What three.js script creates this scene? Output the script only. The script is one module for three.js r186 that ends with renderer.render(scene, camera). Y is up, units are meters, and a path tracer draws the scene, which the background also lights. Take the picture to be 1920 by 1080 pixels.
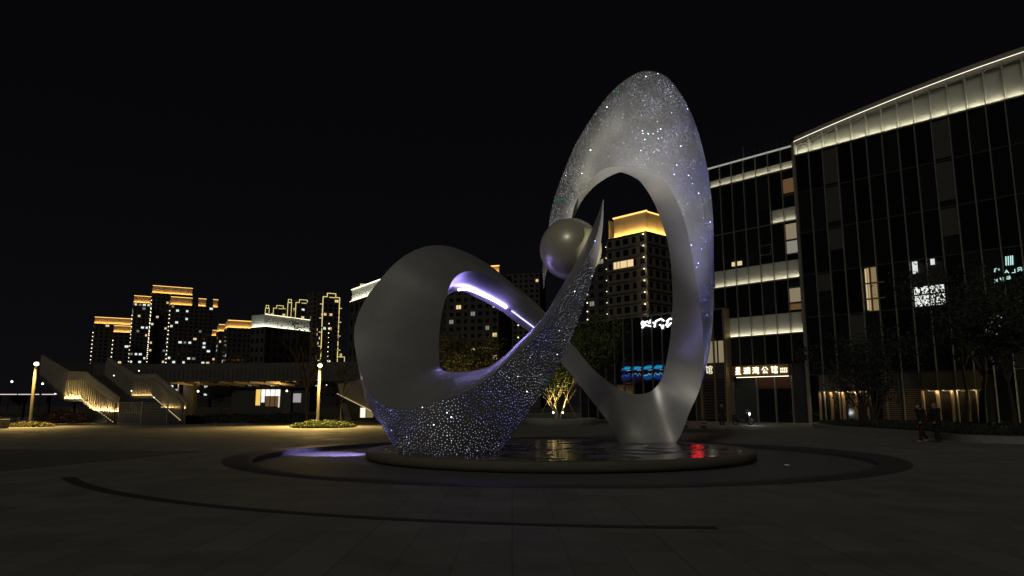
import * as THREE from 'three';
import { mergeGeometries, mergeVertices } from 'three/addons/utils/BufferGeometryUtils.js';
import { MarchingCubes } from 'three/addons/objects/MarchingCubes.js';
import { RoundedBoxGeometry } from 'three/addons/geometries/RoundedBoxGeometry.js';
import { ImprovedNoise } from 'three/addons/math/ImprovedNoise.js';
import { RectAreaLightUniformsLib } from 'three/addons/lights/RectAreaLightUniformsLib.js';

// ---------- camera, sky, moonlit city glow, exposure ----------
const scene = new THREE.Scene();
const camera = new THREE.PerspectiveCamera(43.31, 16 / 9, 0.1, 4000);
camera.position.set(0, 1.6, 0);
camera.rotation.set(THREE.MathUtils.degToRad(9.19), 0, 0);
const renderer = new THREE.WebGLRenderer({ antialias: true });
renderer.toneMapping = THREE.LinearToneMapping;
renderer.toneMappingExposure = 1;
renderer.shadowMap.enabled = true;
RectAreaLightUniformsLib.init();
{ // night sky: near black, a trace lighter towards the horizon
  const W = 64, H = 64, d = new Float32Array(W * H * 4);
  for (let r = 0; r < H; r++) {
    const e = Math.max(0, Math.sin(((r + 0.5) / H - 0.5) * Math.PI)), k = Math.pow(1 - e, 3);
    for (let c = 0; c < W; c++) d.set([0.0013 + 0.0026 * k, 0.00135 + 0.0026 * k, 0.002 + 0.0028 * k, 1], (r * W + c) * 4);
  }
  const t = new THREE.DataTexture(d, W, H, THREE.RGBAFormat, THREE.FloatType);
  t.mapping = THREE.EquirectangularReflectionMapping; t.magFilter = THREE.LinearFilter; t.needsUpdate = true;
  scene.background = t; scene.environment = t;
}
const moon = new THREE.DirectionalLight(new THREE.Color(1, 0.94, 0.8), 0.37);
moon.name = 'night_glow'; moon.position.set(-26, 62, 50); moon.target.position.set(2, 4, -26);
moon.castShadow = true; moon.shadow.radius = 22; moon.shadow.mapSize.set(2048, 2048);
Object.assign(moon.shadow.camera, { left: -80, right: 80, top: 60, bottom: -60, near: 1, far: 260 });
scene.add(moon, moon.target);

// ---------- helpers ----------
const V = (x, y, z) => new THREE.Vector3(x, y, z);
const RGB = (r, g, b) => new THREE.Color().setRGB(r, g, b);
function rng(seed) { let s = seed >>> 0; return () => { s = (s + 0x6d2b79f5) | 0; let t = Math.imul(s ^ (s >>> 15), 1 | s); t = (t + Math.imul(t ^ (t >>> 7), 61 | t)) ^ t; return ((t ^ (t >>> 14)) >>> 0) / 4294967296; }; }
const noise = new ImprovedNoise();
const N3 = (x, y, z = 0.37) => noise.noise(x, y, z);
const used = {};
const numbered = (n) => { const k = (used[n] = (used[n] ?? -1) + 1); return k ? n + '_' + String(k).padStart(3, '0') : n; };
function tag(o, label, category, group) { o.userData = { label, category }; if (group) o.userData.group = group; return o; }
function thing(name, label, category, pos = [0, 0, 0], turn = 0, group) {
  const o = new THREE.Group(); o.name = numbered(name); o.position.set(...pos); o.rotation.y = turn; scene.add(o); o.updateMatrixWorld(true);
  return tag(o, label, category, group);
}
function part(name, geo, mat, parent) { const m = new THREE.Mesh(geo, mat); m.name = name; parent.add(m); return m; }
function solo(name, geo, mat, label, category, group) { const m = new THREE.Mesh(geo, mat); m.name = numbered(name); scene.add(m); return tag(m, label, category, group); }
function struct(name, geo, mat) { const m = new THREE.Mesh(geo, mat); m.name = numbered(name); m.userData.kind = 'structure'; scene.add(m); return m; }
const stuff = (m) => { m.userData.kind = 'stuff'; return m; };
const box = (w, h, d, x = 0, y = 0, z = 0) => new THREE.BoxGeometry(w, h, d).translate(x, y, z);
const boxAt = (x0, x1, y0, y1, z0, z1) => box(x1 - x0, y1 - y0, z1 - z0, (x0 + x1) / 2, (y0 + y1) / 2, (z0 + z1) / 2);
const merge = (list) => mergeGeometries(list.map((g) => (g.index ? g.toNonIndexed() : g)));
const Y = V(0, 1, 0);
function bar(a, b, w, h = w) { // a box beam from a to b
  const d = b.clone().sub(a), g = new THREE.BoxGeometry(w, d.length(), h);
  g.applyQuaternion(new THREE.Quaternion().setFromUnitVectors(Y, d.clone().normalize()));
  return g.translate((a.x + b.x) / 2, (a.y + b.y) / 2, (a.z + b.z) / 2);
}
function rod(a, b, r0, r1 = r0, seg = 8) {
  const d = b.clone().sub(a), g = new THREE.CylinderGeometry(r1, r0, d.length(), seg);
  g.applyQuaternion(new THREE.Quaternion().setFromUnitVectors(Y, d.clone().normalize()));
  return g.translate((a.x + b.x) / 2, (a.y + b.y) / 2, (a.z + b.z) / 2);
}
function hull(points4, top) { // a prism over a plan polygon: points [[x,z]...], from y0 to y1
  const s = new THREE.Shape(points4.map(([x, z]) => new THREE.Vector2(x, -z)));
  return new THREE.ExtrudeGeometry(s, { depth: top[1] - top[0], bevelEnabled: false, curveSegments: 24 }).rotateX(-Math.PI / 2).translate(0, top[0], 0);
}
function slab8(c) { // a six-sided solid from 8 corners: bottom ring 0-3, top ring 4-7
  const q = [[0, 3, 2, 1], [4, 5, 6, 7], [0, 1, 5, 4], [1, 2, 6, 5], [2, 3, 7, 6], [3, 0, 4, 7]], p = [], uv = [];
  for (const [a, b, d, e] of q) for (const [i, u, v] of [[a, 0, 0], [b, 1, 0], [d, 1, 1], [a, 0, 0], [d, 1, 1], [e, 0, 1]]) { p.push(c[i].x, c[i].y, c[i].z); uv.push(u, v); }
  const g = new THREE.BufferGeometry(); g.setAttribute('position', new THREE.Float32BufferAttribute(p, 3)); g.setAttribute('uv', new THREE.Float32BufferAttribute(uv, 2)); g.computeVertexNormals(); return g;
}
function areaLight(name, parent, pos, towards, w, h, color, intensity, along = V(1, 0, 0)) { // pos, towards and along in parent's axes
  const l = new THREE.RectAreaLight(color, intensity, w, h); l.name = name;
  const z = towards.clone().negate().normalize(), x = along.clone().addScaledVector(z, -along.dot(z)).normalize(), y = z.clone().cross(x);
  const m = new THREE.Matrix4().makeBasis(x, y, z).setPosition(pos);
  if (parent) m.premultiply(parent.matrixWorld);
  m.decompose(l.position, l.quaternion, l.scale); scene.add(l); return l;
}
function pointLight(name, parent, pos, color, intensity, radius = 2, spot) {
  const l = spot ? new THREE.SpotLight(color, intensity, 0, spot.angle, spot.soft ?? 0.6) : new THREE.PointLight(color, intensity);
  l.name = name; l.position.copy(parent ? pos.clone().applyMatrix4(parent.matrixWorld) : pos); l.castShadow = true; l.shadow.radius = radius; scene.add(l);
  if (spot) { l.target.position.copy(parent ? spot.at.clone().applyMatrix4(parent.matrixWorld) : spot.at); scene.add(l.target); }
  return l;
}
function texture(size, f, srgb = false) { // f(u, v) -> [r, g, b] 0..1
  const d = new Uint8Array(size * size * 4);
  for (let y = 0; y < size; y++) for (let x = 0; x < size; x++) { const c = f(x / size, y / size); d.set([c[0] * 255, c[1] * 255, c[2] * 255, 255].map((v) => Math.max(0, Math.min(255, v))), (y * size + x) * 4); }
  const t = new THREE.DataTexture(d, size, size); t.wrapS = t.wrapT = THREE.RepeatWrapping; t.magFilter = THREE.LinearFilter; t.minFilter = THREE.LinearMipmapLinearFilter; t.generateMipmaps = true;
  if (srgb) t.colorSpace = THREE.SRGBColorSpace; t.needsUpdate = true; return t;
}
function wrapNoise(u, v, k, z) { // tiling noise
  const b = (x, y) => N3(x, y, z), s = (t) => t * t * (3 - 2 * t), a = s(u), c = s(v), x = u * k, y = v * k;
  return (b(x, y) * (1 - a) + b(x - k, y) * a) * (1 - c) + (b(x, y - k) * (1 - a) + b(x - k, y - k) * a) * c;
}
const fbm = (u, v, k, z) => wrapNoise(u, v, k, z) + 0.5 * wrapNoise(u, v, k * 2.1, z + 3) + 0.25 * wrapNoise(u, v, k * 4.3, z + 7);

// ---------- materials ----------
const std = (c, roughness = 0.8, metalness = 0, more = {}) => new THREE.MeshStandardMaterial({ color: RGB(...c), roughness, metalness, ...more });
const glow = (c, k) => new THREE.MeshStandardMaterial({ color: RGB(0.02, 0.02, 0.02), emissive: RGB(...c), emissiveIntensity: k, roughness: 1 });
const stoneTex = texture(512, (u, v) => { const n = 0.82 + 0.2 * fbm(u, v, 9, 1.3) + 0.1 * wrapNoise(u, v, 60, 4.1); return [n, n * 0.99, n * 0.97]; });
const slabTex = texture(1024, (u, v) => { // paving of 0.6 x 1.2 m slabs over 7.2 m
  const c = u * 12, r = v * 6, row = Math.floor(c), off = (row % 2) * 0.5, rr = (r + off) % 6, i = Math.floor(rr), fx = c - row, fy = rr - i;
  const h = Math.sin(row * 127.1 + i * 311.7) * 43758.5453, k = h - Math.floor(h);
  const joint = Math.min(fx, 1 - fx) < 0.014 || Math.min(fy, 1 - fy) < 0.008;
  let n = 0.72 + 0.2 * k + 0.2 * fbm(u, v, 7, 2.2) + 0.08 * wrapNoise(u, v, 90, 5); if (joint) n *= 0.62;
  return [n, n * 0.985, n * 0.95];
});
const roughTex = texture(512, (u, v) => { const n = 0.78 + 0.24 * fbm(u, v, 6, 8.8); return [n, n, n]; });
const bumpTex = texture(512, (u, v) => { const n = 0.5 + 0.3 * wrapNoise(u, v, 70, 3.3) + 0.2 * wrapNoise(u, v, 140, 6.1); return [n, n, n]; });
const metalTex = texture(512, (u, v) => { let n = 0.88 + 0.06 * fbm(u, v, 5, 12.1) + 0.05 * wrapNoise(u, v, 30, 1.7); if (Math.abs(u - 0.5) < 0.003 || (Math.abs(v - 0.25) < 0.0025 && u > 0.5)) n *= 0.86; return [n, n, n]; });
const metalRough = texture(512, (u, v) => { const n = 0.9 + 0.12 * fbm(u, v, 4, 21.4); return [n, n, n]; });
const rep = (t, x, y = x) => { const c = t.clone(); c.repeat.set(x, y); c.needsUpdate = true; return c; };
const M = {
  plaza: new THREE.MeshPhysicalMaterial({ color: RGB(0.19, 0.185, 0.17), roughness: 1, specularIntensity: 0.35, map: rep(slabTex, 1 / 7.2), roughnessMap: rep(roughTex, 1 / 9), bumpMap: rep(bumpTex, 1 / 3), bumpScale: 0.004 }),
  darkStone: std([0.05, 0.05, 0.052], 0.6, 0, { map: rep(stoneTex, 0.4), bumpMap: rep(bumpTex, 0.5), bumpScale: 0.004 }),
  basin: std([0.11, 0.108, 0.105], 0.7, 0, { map: rep(stoneTex, 0.25), bumpMap: rep(bumpTex, 0.5), bumpScale: 0.006 }),
  rim: std([0.16, 0.14, 0.11], 0.7, 0, { map: rep(stoneTex, 0.7), bumpMap: rep(bumpTex, 0.8), bumpScale: 0.01 }),
  concrete: std([0.3, 0.29, 0.27], 0.85, 0, { map: rep(stoneTex, 0.5), bumpMap: rep(bumpTex, 0.5), bumpScale: 0.004 }),
  metal: new THREE.MeshPhysicalMaterial({ color: RGB(0.5, 0.5, 0.485), metalness: 0.55, roughness: 0.42, map: rep(metalTex, 0.33), roughnessMap: rep(metalRough, 0.2), clearcoat: 0.15, clearcoatRoughness: 0.3 }),
  ball: new THREE.MeshPhysicalMaterial({ color: RGB(0.6, 0.57, 0.43), metalness: 0.25, roughness: 0.42, roughnessMap: rep(metalRough, 2), clearcoat: 0.4, clearcoatRoughness: 0.12 }),
  glass: new THREE.MeshPhysicalMaterial({ color: RGB(0.008, 0.009, 0.011), roughness: 0.05, metalness: 0, specularIntensity: 1 }),
  spandrel: std([0.4, 0.4, 0.36], 0.6),
  mullion: std([0.23, 0.215, 0.19], 0.5, 0.3),
  dark: std([0.02, 0.02, 0.021], 0.8), wall: std([0.035, 0.034, 0.033], 0.85, 0, { map: rep(stoneTex, 0.3) }),
  bronze: std([0.3, 0.22, 0.14], 0.45, 0.5), vent: std([0.045, 0.044, 0.04], 0.7),
  cream: std([0.42, 0.36, 0.27], 0.8), towerWall: std([0.075, 0.065, 0.055], 0.9, 0, { map: rep(stoneTex, 0.2) }), towerDark: std([0.05, 0.046, 0.043], 0.9),
  crown: std([0.5, 0.4, 0.26], 0.7), whitePanel: std([0.6, 0.6, 0.55], 0.7),
  steel: std([0.25, 0.25, 0.25], 0.4, 0.7), bark: std([0.055, 0.042, 0.032], 0.95, 0, { map: rep(stoneTex, 0.6), bumpMap: rep(bumpTex, 1.5), bumpScale: 0.01 }),
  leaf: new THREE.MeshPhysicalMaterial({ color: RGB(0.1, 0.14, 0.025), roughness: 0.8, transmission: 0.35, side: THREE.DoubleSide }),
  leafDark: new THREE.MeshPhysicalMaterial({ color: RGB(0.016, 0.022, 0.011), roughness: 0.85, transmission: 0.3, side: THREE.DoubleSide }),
  leafGold: new THREE.MeshPhysicalMaterial({ color: RGB(0.12, 0.11, 0.03), roughness: 0.8, transmission: 0.4, side: THREE.DoubleSide }),
  leafRed: new THREE.MeshPhysicalMaterial({ color: RGB(0.09, 0.04, 0.03), roughness: 0.85, transmission: 0.3, side: THREE.DoubleSide }),
  soil: std([0.05, 0.045, 0.03], 1), wood: std([0.2, 0.13, 0.08], 0.8),
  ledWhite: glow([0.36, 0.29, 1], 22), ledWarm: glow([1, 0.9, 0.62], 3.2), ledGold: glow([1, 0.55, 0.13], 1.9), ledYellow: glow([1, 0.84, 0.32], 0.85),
  lampHead: glow([1, 0.86, 0.5], 9), dotLamp: glow([1, 0.84, 0.55], 3), dotWhite: glow([1, 0.95, 0.85], 4),
  winWarm: glow([1, 0.72, 0.36], 0.9), winWhite: glow([0.85, 0.95, 0.92], 1.0), winYellow: glow([1, 0.8, 0.4], 0.75), winDim: glow([0.9, 0.85, 0.7], 0.25), winBrown: glow([0.6, 0.32, 0.14], 0.18), winCream: glow([0.8, 0.66, 0.4], 0.28),
};

// ---------- the ground, the lake, the sunken basin ----------
const BC = [1.53, -25.16], BR = 10.6, BI = 9.75, DC = [1.6, -25.78], DR = 6.55;
const metricUV = (g) => { const p = g.attributes.position, uv = g.attributes.uv; for (let i = 0; i < p.count; i++) uv.setXY(i, p.getX(i), p.getZ(i)); return g; };
struct('terrain', metricUV(new THREE.PlaneGeometry(6000, 6000).rotateX(-Math.PI / 2).translate(0, -3, -1500)), M.soil);
{
  const s = new THREE.Shape([[-160, 60], [160, 60], [160, -190], [-9, -190], [-9, -84], [-22, -71], [-60, -69], [-160, -66]].map(([x, z]) => new THREE.Vector2(x, -z)));
  const h = new THREE.Path(); h.absarc(BC[0], -BC[1], BR, 0, Math.PI * 2, true); s.holes.push(h);
  struct('plaza_pavement', metricUV(new THREE.ExtrudeGeometry(s, { depth: 1.6, bevelEnabled: false, curveSegments: 96 }).rotateX(-Math.PI / 2).translate(0, -1.6, 0)), M.plaza);
}
const ringGeo = (r0, r1, y, cx, cz, a0 = 0, a1 = Math.PI * 2) => metricUV(new THREE.RingGeometry(r0, r1, 128, 1, a0, a1 - a0).rotateX(-Math.PI / 2).translate(cx, y, cz));
{
  const prof = [[BI, -0.17], [BI, -0.015], [BI + 0.02, 0], [BR, 0], [BR, -0.3]].map(([x, y]) => new THREE.Vector2(x, y));
  struct('basin_border', metricUV(new THREE.LatheGeometry(prof, 128).translate(BC[0], 0.004, BC[1])), M.darkStone);
  struct('basin_floor', metricUV(new THREE.CircleGeometry(BR, 96).rotateX(-Math.PI / 2).translate(BC[0], -0.15, BC[1])), M.basin);
  const disc = [[DR - 0.2, -0.15], [DR - 0.02, -0.12], [DR, 0], [DR, 0.1], [DR - 0.04, 0.14], [DR - 0.1, 0.15], [DR - 0.42, 0.15], [DR - 0.44, 0.13], [0, 0.13]].map(([x, y]) => new THREE.Vector2(x, y));
  const g = new THREE.LatheGeometry(disc, 128), uv = g.attributes.uv; for (let i = 0; i < uv.count; i++) uv.setXY(i, uv.getX(i) * 2 * Math.PI * DR, uv.getY(i) * 4 + g.attributes.position.getY(i));
  struct('fountain_plinth_ground', g.translate(DC[0], 0, DC[1]), M.rim);
  const wr = texture(512, (u, v) => { const n = fbm(u, v, 5, 31.2), k = n > 0.12 ? 0.5 : n > -0.05 ? 0.12 : 0.045; return [k, k, k]; });
  const wb = texture(512, (u, v) => { const n = 0.5 + 0.4 * wrapNoise(u, v, 26, 17.3) + 0.2 * wrapNoise(u, v, 60, 2.3); return [n, n, n]; });
  struct('water_film', metricUV(new THREE.CircleGeometry(DR - 0.45, 96).rotateX(-Math.PI / 2).translate(DC[0], 0.138, DC[1])),
    new THREE.MeshPhysicalMaterial({ color: RGB(0.09, 0.088, 0.085), roughness: 1, roughnessMap: rep(wr, 1 / 5), bumpMap: rep(wb, 1 / 3), bumpScale: 0.006, ior: 1.4 }));
}
const lakeBump = texture(512, (u, v) => { const n = 0.5 + 0.35 * wrapNoise(u, v, 14, 9.9) + 0.2 * wrapNoise(u, v, 37, 5.5); return [n, n, n]; });
struct('lake_water', metricUV(new THREE.PlaneGeometry(700, 400).rotateX(-Math.PI / 2).translate(-300, -1.2, -262)),
  new THREE.MeshPhysicalMaterial({ color: RGB(0.006, 0.008, 0.009), roughness: 0.06, bumpMap: rep(lakeBump, 1 / 9), bumpScale: 0.05, ior: 1.33 }));
struct('far_shore_ground', hull([[-650, -255], [-120, -258], [-20, -150], [50, -190], [300, -190], [300, -900], [-650, -900]], [-2.9, 0.3]), M.soil);
{ // curved drain channel set into the paving, with a metal lip that glints
  const arc = (r0, r1, y0, y1, a0, a1, cx, cz) => { const s = new THREE.Shape(); s.absarc(0, 0, r1, a0, a1, false); s.absarc(0, 0, r0, a1, a0, true); return new THREE.ExtrudeGeometry(s, { depth: y1 - y0, bevelEnabled: false, curveSegments: 64 }).rotateX(-Math.PI / 2).translate(cx, y0, cz); };
  // circle through three points of the channel
  const A = [-9.96,0,-16.8], B = [-2.49,0,-10.99], C = [2.71,0,-9.97];
  const d = 2 * (A[0] * (B[2] - C[2]) + B[0] * (C[2] - A[2]) + C[0] * (A[2] - B[2])), q = (p) => p[0] ** 2 + p[2] ** 2;
  const cx = (q(A) * (B[2] - C[2]) + q(B) * (C[2] - A[2]) + q(C) * (A[2] - B[2])) / d, cz = (q(A) * (C[0] - B[0]) + q(B) * (A[0] - C[0]) + q(C) * (B[0] - A[0])) / d, R = Math.hypot(A[0] - cx, A[2] - cz);
  const ang = (p) => Math.atan2(-(p[2] - cz), p[0] - cx), a0 = ang(A), a1 = ang(C);
  const ch = new THREE.Group(); ch.name = 'drain_channel_ground'; ch.userData.kind = 'structure'; scene.add(ch);
  part('channel_bed', arc(R - 0.13, R + 0.17, -0.02, 0.004, a0, a1, cx, cz), M.dark, ch);
  part('channel_lip', arc(R + 0.17, R + 0.185, -0.02, 0.007, a0, a1, cx, cz), M.steel, ch);
  struct('paving_band_ground', hull([[-10.84, -26.22], [-11.7, -21.9], [-12.6, -18.2], [-24, -15], [-36, -16], [-40, -26], [-19, -27.5]], [-0.05, 0.004]), std([0.085, 0.082, 0.076], 0.9, 0, { map: rep(stoneTex, 0.2) }));
}

// ---------- the sculpture: one band of triangular section, looped and crossed, tip to tip ----------
// each row: outer edge Q, star-side edge P, hole edge G of one section
const RAILS = [
  [1.26,6.18,-28.6,1.27,6.19,-28.5,1.28,6.22,-28.7],
  [1.25,7.15,-28.9,1.39,6.94,-28.7,1.46,7.19,-29.1],
  [1.45,8.55,-29.2,2.31,8.79,-28.8,2.5,9.17,-29.5],
  [1.72,10,-29.5,2.64,9.86,-29,2.86,9.97,-29.7],
  [2.05,11.03,-29.8,3.07,10.61,-29.2,3.33,10.66,-30],
  [2.88,13.04,-30.2,3.78,11.39,-29.4,3.92,11.2,-30.2],
  [4.29,15.26,-30.6,4.49,11.62,-29.6,4.73,11.69,-30.6],
  [5.08,16.04,-30.7,4.89,11.63,-29.7,4.97,11.71,-30.8],
  [6,16.57,-30.9,5.43,11.55,-29.8,5.35,11.63,-31],
  [6.93,16.41,-31,6.01,11.41,-29.9,5.71,11.47,-31.2],
  [7.74,15.43,-31.1,6.57,11.02,-30,6.12,10.93,-31.3],
  [8.28,14.22,-31.2,6.96,10.38,-30,6.34,10.49,-31.3],
  [8.58,12.73,-31.05,7.19,9.66,-29.85,6.49,9.94,-31.15],
  [8.74,11.25,-30.9,7.33,8.95,-29.7,6.65,9.29,-31],
  [8.77,9.52,-30.75,7.46,7.95,-29.55,6.78,8.57,-30.85],
  [8.67,7.71,-30.6,7.55,6.85,-29.4,6.85,7.54,-30.7],
  [8.55,6.07,-30.45,7.64,5.67,-29.25,6.83,6.01,-30.55],
  [8.41,4.74,-30.4,7.71,4.4,-29.2,6.71,4.71,-30.5],
  [8.18,3.59,-30.55,7.69,3.29,-29.25,6.5,3.69,-30.35],
  [7.7,2.83,-31,7.49,2.27,-29.2,6.3,3.08,-30.1],
  [7.08,1.94,-31.2,7.09,1.43,-29.2,6.04,2.51,-30],
  [6.32,1.04,-31.2,6.41,0.05,-29.5,5.62,2.14,-29.9],
  [5.49,0.83,-31,5.26,0.01,-29.5,5.01,2.05,-29.7],
  [4.62,1.16,-30.7,4.37,0.05,-29.5,4.45,2.19,-29.4],
  [4.02,1.93,-30.4,3.9,0.79,-29,3.89,2.51,-29.3],
  [3.36,2.91,-30.2,3.26,1.64,-29,3.26,3.04,-29.3],
  [2.65,3.78,-30.1,2.58,2.52,-29,2.58,3.85,-29.3],
  [2.01,4.48,-30,1.95,3.28,-29,1.98,4.53,-29.2],
  [1.15,5.59,-29.8,1.11,4.16,-28.9,1.24,5.23,-28.9],
  [0.17,6.38,-29.3,0.32,4.74,-28.7,0.36,5.88,-28.3],
  [-0.82,7.15,-28.9,-0.51,5.35,-28.6,-0.46,6.38,-28],
  [-1.76,7.6,-28.3,-1.26,5.71,-28.3,-1.19,6.63,-27.4],
  [-2.61,7.73,-27.6,-1.88,5.98,-28.1,-1.75,6.58,-26.9],
  [-3.35,7.55,-27,-2.32,5.93,-27.8,-2.12,6.27,-26.5],
  [-4.14,6.97,-26.4,-2.75,5.39,-27.5,-2.33,5.72,-26.1],
  [-4.85,5.97,-25.8,-3.42,4.68,-27.2,-2.47,5.06,-25.8],
  [-5.27,5.03,-25.2,-4.09,3.83,-26.7,-2.54,4.39,-25.5],
  [-5.37,4.11,-24.6,-4.55,3.01,-26.1,-2.54,3.76,-25.2],
  [-5.06,2.98,-23.9,-4.81,2.18,-25.4,-2.5,3.22,-24.9],
  [-4.6,2.18,-23.2,-4.67,1.46,-24.6,-2.42,2.85,-24.7],
  [-3.94,1.63,-22.4,-4.05,0.79,-23.6,-2.18,2.71,-24.4],
  [-3.02,1.49,-21.7,-3.43,0.08,-23.06,-1.84,2.68,-24.2],
  [-2.21,1.71,-21.3,-1.9,0.08,-22.11,-1.18,2.74,-24],
  [-1.43,1.95,-21.4,-0.59,0.08,-22.81,-0.53,2.92,-24],
  [-0.66,2.44,-21.9,0.15,0.9,-22.8,0,3.33,-24.1],
  [-0.07,3,-22.5,0.71,1.65,-23.3,0.32,3.72,-24.3],
  [0.65,3.65,-23.1,1.22,2.32,-23.8,0.72,4.17,-24.5],
  [1.32,4.56,-23.8,1.82,3.45,-24.3,1.18,4.76,-24.8],
  [1.83,5.44,-24.4,2.26,4.45,-24.7,1.64,5.55,-25.1],
  [2.34,6.25,-25,2.72,5.66,-25.2,2.14,6.4,-25.5],
  [2.88,7.2,-25.5,3.11,6.91,-25.6,2.68,7.43,-26],
  [3.23,8.21,-25.9,3.33,8.09,-25.9,3.07,8.29,-26.2],
  [3.4,9.19,-26.2,3.42,9.17,-26.2,3.42,9.19,-26.3],
];
const CLUSTERS = [[4.73,15.39,-30.5], [2.01,10.41,-29.3], [1.96,10.06,-29.3]].map((p, i) => [p[0], p[1], [0.3, 0.22, 0.3][i], [[0.2, 1, 0.7], [1, 0.2, 0.25], [0.2, 0.9, 0.75]][i]]);
const sculpture = thing('looping_sculpture', 'tall grey metal sculpture of crossing loops covered in star lights', 'sculpture', [DC[0], 0.13, DC[1]]);
const BASE = V(DC[0], 0.13, DC[1]);
const curve = (k) => new THREE.CatmullRomCurve3(RAILS.map((r) => V(r[k * 3], r[k * 3 + 1], r[k * 3 + 2])), false, 'centripetal');
const rail = [curve(0), curve(1), curve(2)], LAST = RAILS.length - 1, SUB = 10; // Q, P, G
const onRail = (k, s) => rail[k].getPoint(Math.min(1, Math.max(0, s / LAST)));
function sideAt(a, b, bulge, s, t) { // point on the side from rail a to rail b
  const A = onRail(a, s), B = onRail(b, s), C = onRail(3 - a - b, s), mid = A.clone().lerp(B, 0.5);
  const out = mid.clone().sub(C), ab = B.clone().sub(A), len = ab.length();
  if (len > 1e-6) out.addScaledVector(ab, -out.dot(ab) / (len * len));
  out.normalize();
  return A.lerp(B, t).addScaledVector(out, bulge * len * 4 * t * (1 - t));
}
function face(a, b, bulge, W = 14) {
  const rows = LAST * SUB, pos = [], uv = [], idx = [];
  let arc = 0, prev = null;
  for (let i = 0; i <= rows; i++) {
    const s = i / SUB, c = sideAt(a, b, bulge, s, 0.5); if (prev) arc += c.distanceTo(prev); prev = c;
    const w = onRail(a, s).distanceTo(onRail(b, s));
    for (let j = 0; j <= W; j++) { const p = sideAt(a, b, bulge, s, j / W).sub(BASE); pos.push(p.x, p.y, p.z); uv.push(arc, (j / W - 0.5) * w); }
  }
  for (let i = 0; i < rows; i++) for (let j = 0; j < W; j++) { const q = i * (W + 1) + j; idx.push(q, q + 1, q + W + 1, q + 1, q + W + 2, q + W + 1); }
  const g = new THREE.BufferGeometry(); g.setAttribute('position', new THREE.Float32BufferAttribute(pos, 3)); g.setAttribute('uv', new THREE.Float32BufferAttribute(uv, 2)); g.setIndex(idx);
  // wind the faces outwards
  g.computeVertexNormals();
  const mid = (Math.floor(rows * 0.3)) * (W + 1) + W / 2, n = V(0, 0, 0).fromBufferAttribute(g.attributes.normal, mid), c = onRail(3 - a - b, rows * 0.3 / SUB), o = sideAt(a, b, bulge, rows * 0.3 / SUB, 0.5).sub(c);
  if (n.dot(o) < 0) { for (let i = 0; i < idx.length; i += 3) [idx[i + 1], idx[i + 2]] = [idx[i + 2], idx[i + 1]]; g.setIndex(idx); g.computeVertexNormals(); }
  return g;
}
const SB = 0.07, PB = 0.035;
part('star_band', face(0, 1, SB), M.metal, sculpture);
part('inner_face', face(1, 2, PB), M.metal, sculpture);
part('broad_face', face(2, 0, 0.06), M.metal, sculpture);
{
  const p = V(2.26,7.53,-27.3).sub(BASE), r = 1.19;
  part('sphere', new THREE.SphereGeometry(r, 64, 48).translate(p.x, p.y, p.z), M.ball, sculpture);
}
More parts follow.
